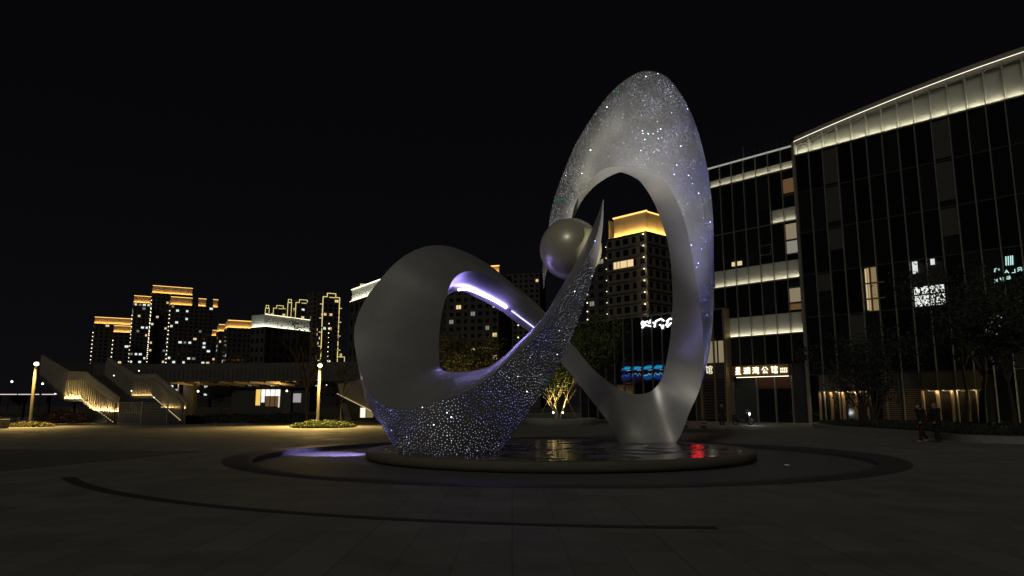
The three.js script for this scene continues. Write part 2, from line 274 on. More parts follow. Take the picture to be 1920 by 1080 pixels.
{ // the star lights: small lenses scattered evenly over the star band, brightness and colour in drifts
  const R = rng(77), cells = new Map(), key = (p, q) => [0, 1, 2].map((i) => Math.floor((p.getComponent(i) + q[i] * 0.1) / 0.1)).join();
  const seeds = [], pick = [];
  let area = 0; const acc = [];
  for (let i = 0; i < LAST * 4; i++) { const s = (i + 0.5) / 4, w = onRail(0, s).distanceTo(onRail(1, s)), l = sideAt(0, 1, SB, i / 4, 0.5).distanceTo(sideAt(0, 1, SB, (i + 1) / 4, 0.5)); if (s > 22.5 && s < 38) { acc.push(area); continue; } area += w * l; acc.push(area); }
  const n3 = (p, k, z) => N3(p.x * k, p.y * k, p.z * k + z);
  const want = 32000;
  for (let k = 0; k < want; k++) {
    const r = R() * area; let lo = 0, hi = acc.length - 1; while (lo < hi) { const m = (lo + hi) >> 1; if (acc[m] < r) lo = m + 1; else hi = m; }
    const s = (lo + R()) / 4, t = 0.015 + 0.97 * R(), p = sideAt(0, 1, SB, s, t);
    const near = s < 22 ? (s > 8 ? 0.05 : 0.06) : 0.072; let clash = false;
    for (let a = -1; a <= 1 && !clash; a++) for (let b = -1; b <= 1 && !clash; b++) for (let c = -1; c <= 1 && !clash; c++) for (const o of cells.get(key(p, [a, b, c])) ?? []) if (o.distanceToSquared(p) < near * near) { clash = true; break; }
    if (clash) continue;
    const kk = key(p, [0, 0, 0]); if (!cells.has(kk)) cells.set(kk, []); cells.get(kk).push(p);
    const e = 0.02, n = sideAt(0, 1, SB, s, Math.min(1, t + e)).sub(sideAt(0, 1, SB, s, t - e)).cross(sideAt(0, 1, SB, s + e, t).sub(sideAt(0, 1, SB, s - e, t))).normalize();
    if (n.dot(p.clone().sub(onRail(2, s))) < 0) n.negate();
    pick.push([p, n, s, t]);
  }
  const lens = new THREE.CircleGeometry(1, 6), mat = new THREE.MeshBasicMaterial({ color: RGB(1, 1, 1) });
  const im = new THREE.InstancedMesh(lens, mat, pick.length), m = new THREE.Matrix4(), q = new THREE.Quaternion(), Z = V(0, 0, 1), col = new THREE.Color();
  pick.forEach(([p, n, s, t], i) => {
    const drift = n3(p, 0.9, 3.1) + 0.5 * n3(p, 2.3, 8.2), blue = n3(p, 0.55, 5.7), front = s > 31, low = front ? Math.max(0, 1 - p.y / 6) : 0;
    const violet = !front ? 0.15 + 0.95 * THREE.MathUtils.smoothstep(s, 7.5, 13) : 0.5;
    const u = R(), big = u > 0.992, mid = u > 0.95;
    let k = (front ? 0.6 : 1.0) * (0.35 + 1.1 * R()) * (1 + 0.9 * drift); if (blue > 0.25) k *= 0.9;
    if (mid) k *= 1.9; if (big) k *= 4.5;
    const rad = (big ? 0.018 : mid ? 0.0135 : 0.0105) * (0.85 + 0.3 * R());
    const warm = !front && s < 6 ? 0.5 : 0;
    const b = Math.max(0, violet * (0.7 + 0.9 * blue) + (front && blue > 0.1 ? 0.5 : 0));
    col.setRGB(0.84 - 0.46 * b, 0.87 - 0.44 * b - 0.04 * warm, 1 + 0.35 * b - 0.3 * warm);
    const h = R(); if (h > 0.985) col.setRGB(0.3, 1, 0.75); else if (h > 0.98) col.setRGB(1, 0.3, 0.35);
    // a few coloured clusters
    for (const [cx, cy, cr, c3] of CLUSTERS) if ((p.x - cx) ** 2 + (p.y - cy) ** 2 < cr * cr && !front && R() > 0.35) col.setRGB(...c3);
    col.multiplyScalar(Math.max(0.12, k));
    q.setFromUnitVectors(Z, n); m.compose(p.clone().sub(BASE).addScaledVector(n, 0.006), q, V(rad, rad, rad)); im.setMatrixAt(i, m); im.setColorAt(i, col);
  });
  im.name = 'star_lights'; stuff(im); sculpture.add(im);
  console.log('stars', pick.length);
}
{ // the light strip inside the left loop, its reflected line, and the light it throws
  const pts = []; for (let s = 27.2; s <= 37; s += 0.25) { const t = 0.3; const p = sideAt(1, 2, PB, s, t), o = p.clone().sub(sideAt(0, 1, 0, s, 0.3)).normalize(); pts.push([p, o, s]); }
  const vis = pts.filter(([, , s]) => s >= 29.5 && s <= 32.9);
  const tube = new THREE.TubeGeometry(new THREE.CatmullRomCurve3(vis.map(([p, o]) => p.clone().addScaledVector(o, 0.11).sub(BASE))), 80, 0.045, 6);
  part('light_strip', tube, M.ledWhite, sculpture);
  const reflectedTail = pts.filter(([, , s]) => s <= 29.6);
  part('light_strip', new THREE.TubeGeometry(new THREE.CatmullRomCurve3(reflectedTail.map(([p, o]) => p.clone().addScaledVector(o, 0.06).sub(BASE))), 30, 0.018, 6), glow([0.4, 0.33, 1], 5), sculpture);  // thin glowing tube drawn in for the strip's reflection along the arm
  for (const s of [29.8, 31, 32.2, 33.6, 35.2]) {
    const [p, o] = pts.reduce((a, b) => (Math.abs(b[2] - s) < Math.abs(a[2] - s) ? b : a)), next = onRail(1, s + 0.3).sub(onRail(1, s - 0.3)).normalize();
    areaLight('strip_light', null, p.clone().addScaledVector(o, 0.2), o, 0.9, 0.1, RGB(0.42, 0.36, 1), 20, next);
  }
}
{ // a second short strip behind the loop's foot throws violet light across the basin
  const a = V(-4.63,2.3,-25.6).sub(BASE), b = V(-4.26,1.69,-25.3).sub(BASE);
  part('light_strip', rod(a, b, 0.04), M.ledWhite, sculpture);
  pointLight('strip_light', sculpture, a.clone().lerp(b, 0.5).add(V(-0.15, 0, -0.12)), RGB(0.42, 0.36, 1), 230, 4, { angle: 0.42, soft: 0.4, at: V(-6.4,-0.15,-26.83).sub(BASE) });
}
{ // added uplights in plinth and basin, put in to brighten the arch
  const up = thing('added_uplight', 'small round added uplight set in the wet plinth near its front right edge', 'uplight', [5.74,0.15,-21.31], 0, 'added uplights for the arch');
  part('housing', new THREE.CylinderGeometry(0.09, 0.09, 0.012, 20).translate(0, -0.004, 0), M.dark, up);
  part('lamp_lens', new THREE.CylinderGeometry(0.08, 0.055, 0.012, 20).translate(0, 0, 0), M.winCream, up);
  const two = up.clone(); two.name = numbered('added_uplight'); two.position.set(8.06,-0.13,-21.84); two.userData.label = 'small round added uplight on the sunken basin floor right of the plinth'; scene.add(two); two.updateMatrixWorld(true);
  pointLight('added_arch_beam', up, V(0, 0.06, 0), RGB(1, 0.93, 0.72), 640, 3, { angle: 0.29, at: V(4.17,13.62,-30).sub(up.position) });
  pointLight('added_fill_beam', up, V(0.05, 0.06, 0), RGB(1, 0.92, 0.74), 22, 6, { angle: 0.6, soft: 1, at: V(7,5.45,-31).sub(up.position) });  // wide fill added to lift the foot and right leg
  pointLight('added_arch_beam', two, V(0, 0.06, 0), RGB(0.86, 0.83, 1), 560, 3, { angle: 0.33, at: V(7.55,12.29,-30).sub(two.position) });
}

// ---------- the glass office building on the right ----------
const PANES = [0.005, 0.008, 0.011, 0.015].map((c, i) => { const m = M.glass.clone(); m.color.setRGB(c, c * 1.02, c * 1.1); m.roughness = 0.04 + 0.03 * i; return m; });  // pane tones vary in place of varied reflections
const FO = [26.3, 0, -66.4], FT = -0.8389;
const office = thing('glass_office_building', 'dark glass office building with a lit curved parapet band right of the sculpture', 'building', FO, FT);
function mullions(root, xs, y0, y1, z, w, d, mat) { const ys = typeof y1 === 'function' ? y1 : () => y1; for (const x of xs) part('mullion', boxAt(x - w / 2, x + w / 2, y0, ys(x), z, z + d), mat, root); }
function glowBand(root, xs, y0, y1, z, power, floorName = 'ledge') { // recessed pale panels above a ledge with a strip light along its foot
  for (let i = 0; i + 1 < xs.length; i++) part('band_panel', boxAt(xs[i] + 0.03, xs[i + 1] - 0.03, y0 + 0.02, y1 - 0.02, z - 0.3, z - 0.22), M.spandrel, root);
  const a = xs[0], b = xs[xs.length - 1], L = b - a;
  part(floorName, boxAt(a, b, y0 - 0.14, y0, z - 0.3, z + 0.1), M.mullion, root);
  part('led_strip', boxAt(a + 0.02, b - 0.02, y0, y0 + 0.03, z - 0.09, z - 0.03), M.ledWarm, root);
  areaLight('band_light', root, V((a + b) / 2, y0 + 0.05, z - 0.06), V(0, 1, -0.35), L - 0.05, 0.06, RGB(1, 0.93, 0.68), power * 1.75);
}
const range = (a, b, step) => { const o = []; for (let x = a; x <= b + 1e-6; x += step) o.push(x); return o; };
const roofGlow = glow([1, 0.94, 0.72], 1.3);
const top = (x) => 26.2 + 2.25 * Math.sin(Math.min(1, x / 24) * Math.PI * 0.5) ** 0.9;
{
  const xs = [0.72, ...range(2.06, 23.5, 1.31)], o = office;
  part('core_wall', merge([boxAt(0.72, 24, 0, 25, -14, -0.35), boxAt(0.72, 24, 25, 25.4, -14, -0.6)]), M.wall, o);
  const levels = [0.05, 4.3, 9.5, 13.45, 17.4, 21.3, 24.86];
  const vents = { '2,5': 1, '2,4': 1, '2,3': 0.6, '9,5': 1, '9,4': 1, '9,3': 0.7, '3,1': 1, '1,2': 0.5 };
  const lit = new Set(['4,2', '7,2', '8,2']);
  for (let i = 0; i + 1 < xs.length; i++) for (let k = 0; k + 1 < levels.length; k++) {
    if (k === 0 && ((xs[i] > 1.5 && xs[i] < 5.9) || (xs[i] > 6.9 && xs[i] < 14.5))) continue;
    if (lit.has(i + ',' + k)) continue;
    const x0 = xs[i] + 0.03, x1 = xs[i + 1] - 0.03, y0 = levels[k] + 0.06, y1 = levels[k + 1] - 0.06;
    part('glass_pane', boxAt(x0, x1, y0, y1, -0.12, -0.08), PANES[Math.floor(Math.abs(Math.sin(i * 12.9 + k * 78.2)) * 977) % 4], o);
    const v = vents[i + ',' + k];
    if (v) part('vent_panel', boxAt(x0 + 0.02, x1 - 0.02, y1 - 3.3 * v, y1 - 0.1, -0.08, -0.02), M.vent, o);
  }
  for (let k = 1; k + 1 < levels.length; k++) part('floor_edge', boxAt(0.72, 24, levels[k] - 0.06, levels[k] + 0.06, -0.2, -0.04), M.dark, o);
  mullions(o, xs, 0, (x) => 24.86, -0.1, 0.06, 0.2, M.mullion);
  // the tall lit parapet band under a rising roof edge
  for (let i = 0; i + 1 < xs.length; i++) {
    const a = xs[i], b = xs[i + 1], ta = top(a), tb = top(b), q = (x, y, z) => V(x, y, z);
    part('band_panel', slab8([q(a + 0.03, 25.0, -0.55), q(b - 0.03, 25.0, -0.55), q(b - 0.03, 25.0, -0.62), q(a + 0.03, 25.0, -0.62), q(a + 0.03, ta - 0.05, -0.55), q(b - 0.03, tb - 0.05, -0.55), q(b - 0.03, tb - 0.05, -0.62), q(a + 0.03, ta - 0.05, -0.62)]), M.spandrel, o);
    part('roof_led_strip', bar(V(a, ta, 0.02), V(b, tb, 0.02), 0.05, 0.05), roofGlow, o);
    part('roof_edge', bar(V(a, ta + 0.09, -0.3), V(b, tb + 0.09, -0.3), 0.9, 0.1), M.mullion, o);
    part('band_mullion', boxAt(a - 0.03, a + 0.03, 25.02, ta - 0.04, -0.5, 0.0), M.spandrel, o);
    areaLight('band_light', o, V((a + b) / 2, 25.08, -0.3), V(0, 1, -0.3), b - a - 0.06, 0.08, RGB(1, 0.95, 0.7), 34);
    areaLight('roof_light', o, V((a + b) / 2, (ta + tb) / 2 - 0.06, -0.1), V(0, -1, -0.6), b - a - 0.06, 0.05, RGB(1, 0.95, 0.75), 0.3);
  }
  part('band_ledge', boxAt(0.6, 24, 24.86, 25.0, -0.6, 0.12), M.mullion, o);
  part('band_led_strip', boxAt(0.74, 24, 25.0, 25.03, -0.34, -0.26), M.ledWarm, o);
  for (const x of range(1.2, 23, 0.62)) part('roof_fin', boxAt(x, x + 0.1, top(x) + 0.14, top(x) + 1.15, -1.6, -1.5), M.dark, o);
  part('corner_post', boxAt(0.5, 0.72, 0, 26.3, -1.6, 0.14), M.mullion, o);
  // windows with the lights on
  const curtain = (x0, x1, y0, y1) => { const g = new THREE.PlaneGeometry(x1 - x0, y1 - y0, 60, 1).translate((x0 + x1) / 2, (y0 + y1) / 2, -0.2), p = g.attributes.position; for (let i = 0; i < p.count; i++) p.setZ(i, -0.22 + 0.05 * Math.sin(p.getX(i) * 28) * (0.7 + 0.3 * Math.sin(p.getX(i) * 9))); g.computeVertexNormals(); return g; };
  const curtainGlow = new THREE.MeshStandardMaterial({ color: RGB(0.3, 0.25, 0.16), emissive: RGB(1, 0.72, 0.36), emissiveIntensity: 0.2, roughness: 1 });
  const [cx, cxb] = [xs[4], xs[5]];
  const w = new THREE.Group(); w.name = 'curtained_window'; o.add(w);
  part('lit_curtain', curtain(cx + 0.36, cxb - 0.05 + 0.42, 9.6, 13.35), curtainGlow, w); part('lit_gap', boxAt(cx + 0.2, cx + 0.62, 9.7, 13.3, -0.3, -0.26), glow([1, 0.78, 0.42], 0.62), w);
  part('window_frame', merge([boxAt(cx, cxb + 0.5, 10.55, 10.67, -0.12, -0.02), boxAt(cx, cxb + 0.5, 11.9, 12.02, -0.12, -0.02), boxAt(cx + 0.66, cx + 0.76, 9.5, 13.4, -0.13, 0)]), M.wood, w);
  const wh = new THREE.Group(); wh.name = 'bright_window'; o.add(wh);
  part('lit_room', boxAt(xs[7] + 0.08, xs[9] - 0.3, 9.6, 11.2, -0.3, -0.26), glow([0.92, 0.98, 0.92], 0.95), wh);
  part('lit_room', boxAt(xs[7] + 0.12, xs[7] + 0.55, 12.3, 13.35, -0.3, -0.26), glow([0.9, 0.95, 0.92], 0.8), wh);
  part('lit_room', boxAt(xs[8] + 0.2, xs[8] + 0.5, 12.9, 13.38, -0.3, -0.26), glow([0.9, 0.95, 0.92], 0.8), wh);
  part('window_frame', merge([boxAt(xs[7], xs[9], 10.45, 10.56, -0.12, -0.02), boxAt(xs[7] + 0.06, xs[7] + 0.14, 9.5, 11.3, -0.12, -0.02), boxAt(xs[7] + 0.6, xs[7] + 0.66, 10.5, 13.4, -0.12, -0.02), boxAt(xs[7], xs[9], 11.2, 12.3, -0.18, -0.05)]), M.dark, wh);
  part('lit_window', boxAt(14.75, 16.3, 6.85, 8.35, -0.08, -0.05), glow([1, 0.92, 0.55], 1.0), o);
  part('lit_window', boxAt(18.9, 20.2, 18.2, 20.4, -0.08, -0.05), M.winBrown, o);
  // ground-floor entrances: bronze fins, glazed doors, downlights behind the lintel
  for (const [x0, x1, n] of [[1.62, 5.75, 4], [10.05, 14.3, 4]]) {
    const d = new THREE.Group(); d.name = 'glazed_entrance'; o.add(d);
    part('lintel', boxAt(x0, x1, 2.78, 4.24, -0.25, 0.05), std([0.07, 0.055, 0.04], 0.6), d);
    for (let i = 0; i <= n; i++) { const x = x0 + ((x1 - x0) * i) / n; part('door_fin', boxAt(x - 0.07, x + 0.07, 0.02, 2.76, -0.2, 0.12), M.bronze, d); }
    for (let i = 0; i < n; i++) { const a = x0 + ((x1 - x0) * i) / n; part('door_pane', boxAt(a + 0.09, a + (x1 - x0) / n - 0.09, 0.05, 2.74, -0.3, -0.26), new THREE.MeshPhysicalMaterial({ color: RGB(0.014, 0.011, 0.008), roughness: 0.1 }), d); }
    for (let i = 0; i < n; i++) { const a = x0 + ((x1 - x0) * (i + 0.5)) / n; part('downlight_lamp', new THREE.CylinderGeometry(0.05, 0.05, 0.02, 10).translate(a, 2.765, 0.2), M.dotLamp, d); }
    part('soffit', boxAt(x0, x1, 2.775, 2.86, 0.06, 0.34), M.bronze, d);
    areaLight('entrance_light', o, V((x0 + x1) / 2, 2.74, 0.22), V(0, -1, -0.08), x1 - x0 - 0.3, 0.08, RGB(1, 0.72, 0.36), 70);
  }
  for (const [x0, x1] of [[6.95, 8.35], [8.55, 9.9]]) { for (let y = 0.12; y < 2.9; y += 0.17) part('slat', boxAt(x0 + 0.05, x1 - 0.05, y, y + 0.09, -0.14, -0.02), M.bronze, o); part('slat_frame', merge([boxAt(x0 - 0.05, x0 + 0.05, 0, 4.2, -0.2, 0.1), boxAt(x1 - 0.05, x1 + 0.05, 0, 4.2, -0.2, 0.1), boxAt(x0, x1, 2.95, 4.2, -0.2, -0.05)]), M.vent, o); }
}
// sign letters as strokes on a 10 x 10 grid
const GLYPH = {
  star: [[2.6, 9.6, 7.4, 9.6], [2.6, 7.8, 7.4, 7.8], [2.6, 6, 7.4, 6], [2.6, 9.6, 2.6, 6], [7.4, 9.6, 7.4, 6], [2.8, 5.2, 1.4, 3.4], [2.2, 4, 8, 4], [2, 2.2, 7.8, 2.2], [0.8, 0.4, 9.2, 0.4], [5, 5.4, 5, 0.4]],
  lake: [[0.6, 8.8, 1.8, 8], [0.4, 6, 1.6, 5.3], [0.4, 0.8, 1.9, 3.6], [2.4, 7, 5.8, 7], [4.1, 9.4, 4.1, 4.6], [2.7, 4.4, 5.5, 4.4], [2.7, 1.2, 5.5, 1.2], [2.7, 4.4, 2.7, 1.2], [5.5, 4.4, 5.5, 1.2], [6.7, 9.2, 9.2, 9.2], [6.7, 9.2, 6.4, 0.6], [9.2, 9.2, 9.2, 0.6], [6.7, 6.6, 9.2, 6.6], [6.7, 4, 9.2, 4]],
  bay: [[0.6, 8.8, 1.8, 8], [0.4, 6, 1.6, 5.3], [0.4, 0.8, 1.9, 3.6], [6, 9.8, 6, 8.8], [2.6, 8.4, 9.4, 8.4], [5, 8.4, 4.8, 5.4], [7, 8.4, 7, 5.4], [3.6, 7.4, 2.8, 6], [8.4, 7.4, 9.2, 6], [3.2, 4.8, 8.8, 4.8], [8.8, 4.8, 8.8, 3.2], [3.4, 3.2, 8.8, 3.2], [3.4, 3.2, 3.2, 1.8], [3.2, 1.8, 9.2, 1.8], [9.2, 1.8, 8.6, 0.3], [8.6, 0.3, 7.4, 0.5]],
  public: [[4, 9, 0.8, 5], [6, 9, 9.2, 5], [4.8, 5.4, 2.2, 1.2], [2.2, 1.2, 7.6, 1.6], [6.4, 3.6, 8.2, 0.6]],
  hall: [[2, 9.6, 0.8, 7], [1.8, 8.2, 3.6, 8.2], [3.6, 8.2, 3.1, 7], [2.1, 6.6, 2.1, 1], [2.1, 1, 3.6, 2.2], [6.8, 9.8, 6.8, 8.8], [4.4, 8.4, 9.3, 8.4], [4.4, 8.4, 4.2, 7], [9.3, 8.4, 9.2, 7], [5.2, 6.8, 8.4, 6.8], [5.2, 6.8, 5.2, 0.4], [8.4, 6.8, 8.4, 4.6], [5.2, 4.6, 8.4, 4.6], [5.2, 3, 8.8, 3], [8.8, 3, 8.8, 0.6], [5.2, 0.6, 8.8, 0.6]],
};
const glyph = (strokes, x, y, size, z, w) => merge(strokes.map(([a, b, c, d]) => bar(V(x + (a / 10) * size, y + (b / 10) * size, z), V(x + (c / 10) * size, y + (d / 10) * size, z), w, 0.06)));
// ---------- the recessed wing with its three lit bands ----------
const wing = thing('glass_office_wing', 'dark glass wing with lit spandrel bands between sculpture and taller office building', 'building', FO, FT);
{
  const o = wing, xs = [...range(-9.62, 0.2, 1.362)], z = -1.5;
  part('core_wall', boxAt(-9.7, 0.45, 0, 24.2, -13, -1.95), M.wall, o);
  const levels = [[20.75, 24.2], [15.55, 19.1], [10.5, 13.5], [5.6, 8.25]];
  for (const [y0, y1] of levels) for (let i = 0; i + 1 < xs.length; i++) {
    part('glass_pane', boxAt(xs[i] + 0.03, xs[i + 1] - 0.03, y0, y1, z - 0.12, z - 0.08), PANES[Math.floor(Math.abs(Math.sin(i * 7.7 + y0 * 3.1)) * 977) % 4], o);
  }
  for (let i = 0; i + 1 < xs.length; i++) part('glass_pane', boxAt(xs[i] + 0.03, xs[i + 1] - 0.03, 25.3, 26.5, z - 0.1, z - 0.07), M.glass, o);
  for (let i = 0; i + 1 < xs.length; i++) if (i < 5) part('glass_pane', boxAt(xs[i] + 0.03, xs[i + 1] - 0.03, 19.3, 20.65, z - 0.12, z - 0.08), M.glass, o);
  glowBand(o, xs, 24.4, 25.2, z, 8);
  glowBand(o, xs.slice(5), 19.25, 20.6, z, 8);
  glowBand(o, xs, 13.65, 15.4, z, 10);
  glowBand(o, xs.slice(1), 8.42, 10.35, z, 12);
  part('floor_edge', boxAt(-9.7, 0.3, 19.1, 19.22, z - 0.2, z + 0.08), M.steel, o);
  part('roof_edge', boxAt(-9.8, 0.45, 26.5, 26.62, z - 0.3, z + 0.1), M.ledWarm.clone(), o).material = glow([0.9, 0.9, 0.75], 0.35);
  mullions(o, xs, 5.5, 26.5, z, 0.06, 0.14, M.mullion);
  for (const x of range(-9.4, 0, 0.62)) part('roof_fin', boxAt(x, x + 0.1, 26.7, 27.9, z - 1.6, z - 1.5), M.dark, o);
  part('roof_mast', boxAt(-5.55, -5.45, 26.6, 28, z - 0.2, z - 0.1), M.steel, o);
  // the lit bay next to the taller block
  const L = xs[xs.length - 2] + 0.06, Rr = xs[xs.length - 1] - 0.06, zz = z - 0.06;
  for (const [y0, y1, m] of [[22.0, 23.4, M.winBrown], [17.4, 18.9, M.winCream], [16.0, 17.2, M.winDim], [11.3, 12.6, M.winCream], [10.55, 11.1, M.winBrown]]) part('lit_window', boxAt(L, Rr, y0, y1, zz, zz + 0.03), m, o);
  for (const y of [21.8, 17.3, 15.95, 12.7, 11.2]) part('sill', boxAt(L - 0.05, Rr + 0.05, y - 0.04, y + 0.04, zz, zz + 0.12), M.steel, o);
  for (const x of [-7.4, -6.75]) part('lit_window', boxAt(x, x + 0.5, 15.62, 16.05, zz, zz + 0.03), M.winYellow, o);
  // open awning sash
  const sash = part('open_window', merge([boxAt(-0.62, 0.62, -1.1, -1.04, 0, 0.05), boxAt(-0.62, -0.56, -1.1, 0, 0, 0.05), boxAt(0.56, 0.62, -1.1, 0, 0, 0.05), boxAt(-0.62, 0.62, -0.06, 0, 0, 0.05)]), M.steel, o); sash.position.set(-3.46, 17.2, z + 0.06); sash.rotation.x = -0.28;
  // shop front under the wing
  part('shop_wall', boxAt(-8.1, 0.4, 0, 5.5, z - 0.4, z - 0.14), M.dark, o);
  for (const x of [-7.9, -5.3, -3.4, -1.7, 0.2]) part('shop_post', boxAt(x - 0.06, x + 0.06, 0, 5.45, z - 0.14, z + 0.06), M.mullion, o);
  part('door_pane', boxAt(-7.7, -5.4, 0.1, 3.2, z - 0.13, z - 0.09), std([0.04, 0.05, 0.05], 0.3), o);
  for (const [a, b] of [[-5.2, -3.5], [-3.3, -1.8]]) { part('door_pane', boxAt(a, b, 0.05, 3.1, z - 0.13, z - 0.09), M.glass, o); part('transom_panel', boxAt(a, b, 3.2, 4.2, z - 0.12, z - 0.06), std([0.07, 0.022, 0.014], 0.6), o); }
  const sg = new THREE.Group(); sg.name = 'shop_sign'; o.add(sg);
  part('sign_board', boxAt(-7.75, -1.65, 4.42, 5.46, z + 0.05, z + 0.5), std([0.13, 0.08, 0.045], 0.6), sg);
  const lit = glow([1, 0.86, 0.56], 2.2);
  ['star', 'lake', 'bay', 'public', 'hall'].forEach((k, i) => part('sign_letter', glyph(GLYPH[k], -7.3 + i * 0.96, 4.6, 0.72, z + 0.54, 0.075), lit, sg));
  const small = []; for (let i = 0; i < 4; i++) for (const yy of [4.72, 4.98]) { const x = -2.5 + i * 0.19; small.push(bar(V(x, yy, z + 0.54), V(x + 0.13, yy, z + 0.54), 0.035, 0.05), bar(V(x + 0.06, yy - 0.08, z + 0.54), V(x + 0.06, yy + 0.09, z + 0.54), 0.035, 0.05), bar(V(x, yy + 0.09, z + 0.54), V(x + 0.13, yy + 0.09, z + 0.54), 0.035, 0.05)); }
  part('sign_letter', merge(small), lit, sg);
  part('sign_led_strip', boxAt(-7.2, -1.75, 4.3, 4.34, z + 0.4, z + 0.46), M.ledWarm, sg);
  areaLight('sign_light', o, V(-4.6, 4.98, z + 0.9), V(0, 0, -1), 5, 0.5, RGB(1, 0.8, 0.45), 0.8);
  areaLight('canopy_light', o, V(-4.5, 4.28, z + 0.43), V(0, -1, -0.2), 5.2, 0.06, RGB(1, 0.78, 0.45), 2);
}
// ---------- the podium left of the wing, seen through the tall loop ----------
const podium = thing('glass_podium_building', 'low black glass podium with blue mural screen and white neon script behind the loop', 'building', FO, FT);
{
  const o = podium, z = -1.5, xs = range(-28.6, -10.9, 1.362);
  part('core_wall', boxAt(-28.7, -9.75, 0, 11.3, -12, -1.9), M.wall, o);
  for (let i = 0; i + 1 < xs.length; i++) for (const [y0, y1] of [[0.2, 3.9], [4.0, 7.6], [7.7, 11.4]]) part('glass_pane', boxAt(xs[i] + 0.03, xs[i + 1] - 0.03, y0, y1, z - 0.12, z - 0.08), PANES[Math.floor(Math.abs(Math.sin(i * 7.7 + y0 * 3.1)) * 977) % 4], o);
  mullions(o, xs, 0, 11.5, z - 0.05, 0.06, 0.16, M.mullion);
  part('roof_edge', boxAt(-28.8, -9.8, 11.5, 11.64, z - 0.4, z + 0.14), M.mullion, o);
  // mural screen: rolling waves in blue and teal with bright outlines
  const c = document.createElement('canvas'); c.width = 1024; c.height = 256; const g = c.getContext('2d'), R = rng(5);
  g.fillStyle = '#020410'; g.fillRect(0, 0, 1024, 256);
  for (let i = 0; i < 4; i++) { const x = i * 256, gr = g.createLinearGradient(0, 40, 0, 150); gr.addColorStop(0, '#0a3a66'); gr.addColorStop(0.4, '#23a3c8'); gr.addColorStop(0.7, '#1452b8'); gr.addColorStop(1, '#05103a'); g.fillStyle = gr; g.beginPath(); g.moveTo(x + 8, 100 + R() * 20); g.bezierCurveTo(x + 60, 30 + R() * 30, x + 140, 40 + R() * 30, x + 250, 50 + R() * 30); g.bezierCurveTo(x + 210, 120, x + 120, 120, x + 8, 100); g.fill(); g.fillStyle = ['#0a1c58', '#120a3a', '#0a3f78', '#0c2a70'][i]; g.beginPath(); g.ellipse(x + 130, 200, 120, 38, 0, 0, 7); g.fill(); g.strokeStyle = ['#5a78ff', '#6fb4ff', '#8fe0ff', '#7fd8ff'][i]; g.lineWidth = 6; g.beginPath(); g.moveTo(x + 20, 190 + R() * 30); for (let k = 1; k < 6; k++) g.quadraticCurveTo(x + k * 44 - 20, 130 + R() * 80, x + k * 44, 150 + R() * 40); g.stroke(); g.strokeStyle = '#d8f4ff'; g.lineWidth = 4; g.beginPath(); g.moveTo(x + 150, 120); g.lineTo(x + 175, 105 + R() * 20); g.lineTo(x + 240, 112); g.stroke(); }
  const t = new THREE.CanvasTexture(c); t.colorSpace = THREE.SRGBColorSpace;
  const m = new THREE.MeshStandardMaterial({ color: RGB(0.01, 0.01, 0.01), emissive: RGB(1, 1, 1), emissiveMap: t, emissiveIntensity: 0.75, roughness: 0.6 });
  part('mural_screen', boxAt(-22.3, -16.2, 4.25, 6.5, z - 0.07, z - 0.03), m, o);
  // white neon script, loose brush strokes
  const pts = [[[0, 0.7], [0.3, 0.95], [0.6, 0.7], [0.3, 0.45], [0.05, 0.7], [0.7, 0.75], [1.1, 0.9], [1.5, 0.65], [1.7, 1.05]], [[0.1, 0.2], [0.6, 0.45], [1.2, 0.4], [1.8, 0.25]], [[2.1, 0.7], [2.4, 0.5], [2.3, 0.1], [2.6, 0.8], [3.0, 0.9], [3.5, 1.0], [4.0, 0.75]], [[3.2, 0.35], [3.5, 0.25], [3.7, -0.1], [3.9, 0.3]], [[4.3, 0.2], [4.7, 0.7], [4.4, 0.6], [5.1, 0.95], [5.5, 0.8], [5.9, 1.1], [6.3, 0.9]], [[4.5, 0], [5.2, 0.4], [5.9, 0.3], [6.4, 0.05]]];
  for (const p of pts) part('neon_script', new THREE.TubeGeometry(new THREE.CatmullRomCurve3(p.map(([x, y]) => V(-19.1 + x * 0.78, 10.05 + y * 0.95, z + 0.06))), 40, 0.085, 6), glow([0.95, 1, 1], 2.2), o);
  // red sign round the corner, seen mirrored in the wet plinth
  part('red_sign', boxAt(-12.9, -10.9, 5.0, 6.3, z + 0.05, z + 0.12), glow([1, 0.03, 0.04], 4.5), o);
  // projecting glazed entrance bay with warm upper room
  const e = new THREE.Group(); e.name = 'entrance_bay'; o.add(e);
  part('bay_frame', merge([boxAt(-8.05, -7.85, 0, 11.2, z + 0.1, z + 1.2), boxAt(-10.9, -10.75, 0, 11.2, z + 0.1, z + 1.2), boxAt(-10.9, -7.85, 11.2, 11.3, z, z + 1.25), boxAt(-9.35, -9.2, 0, 11.2, z + 0.9, z + 1.1)]), M.bronze, e);
  for (const [a, b] of [[-10.72, -9.38], [-9.17, -8.08]]) { part('glass_pane', boxAt(a, b, 8.3, 11.1, z + 0.95, z + 1.0), M.glass, e); part('lit_window', boxAt(a, b, 5.9, 8.1, z + 0.3, z + 0.34), M.winCream, e); for (let y = 0.3; y < 4; y += 0.28) part('slat', boxAt(a, b, y, y + 0.14, z + 0.85, z + 1.0), M.vent, e); part('bay_panel', boxAt(a, b, 4.2, 5.8, z + 0.9, z + 0.98), M.vent, e); }
  part('sign_letter', glyph(GLYPH.hall, -10.35, 4.75, 0.85, z + 1.02, 0.08), glow([1, 0.9, 0.65], 0.9), e);
}
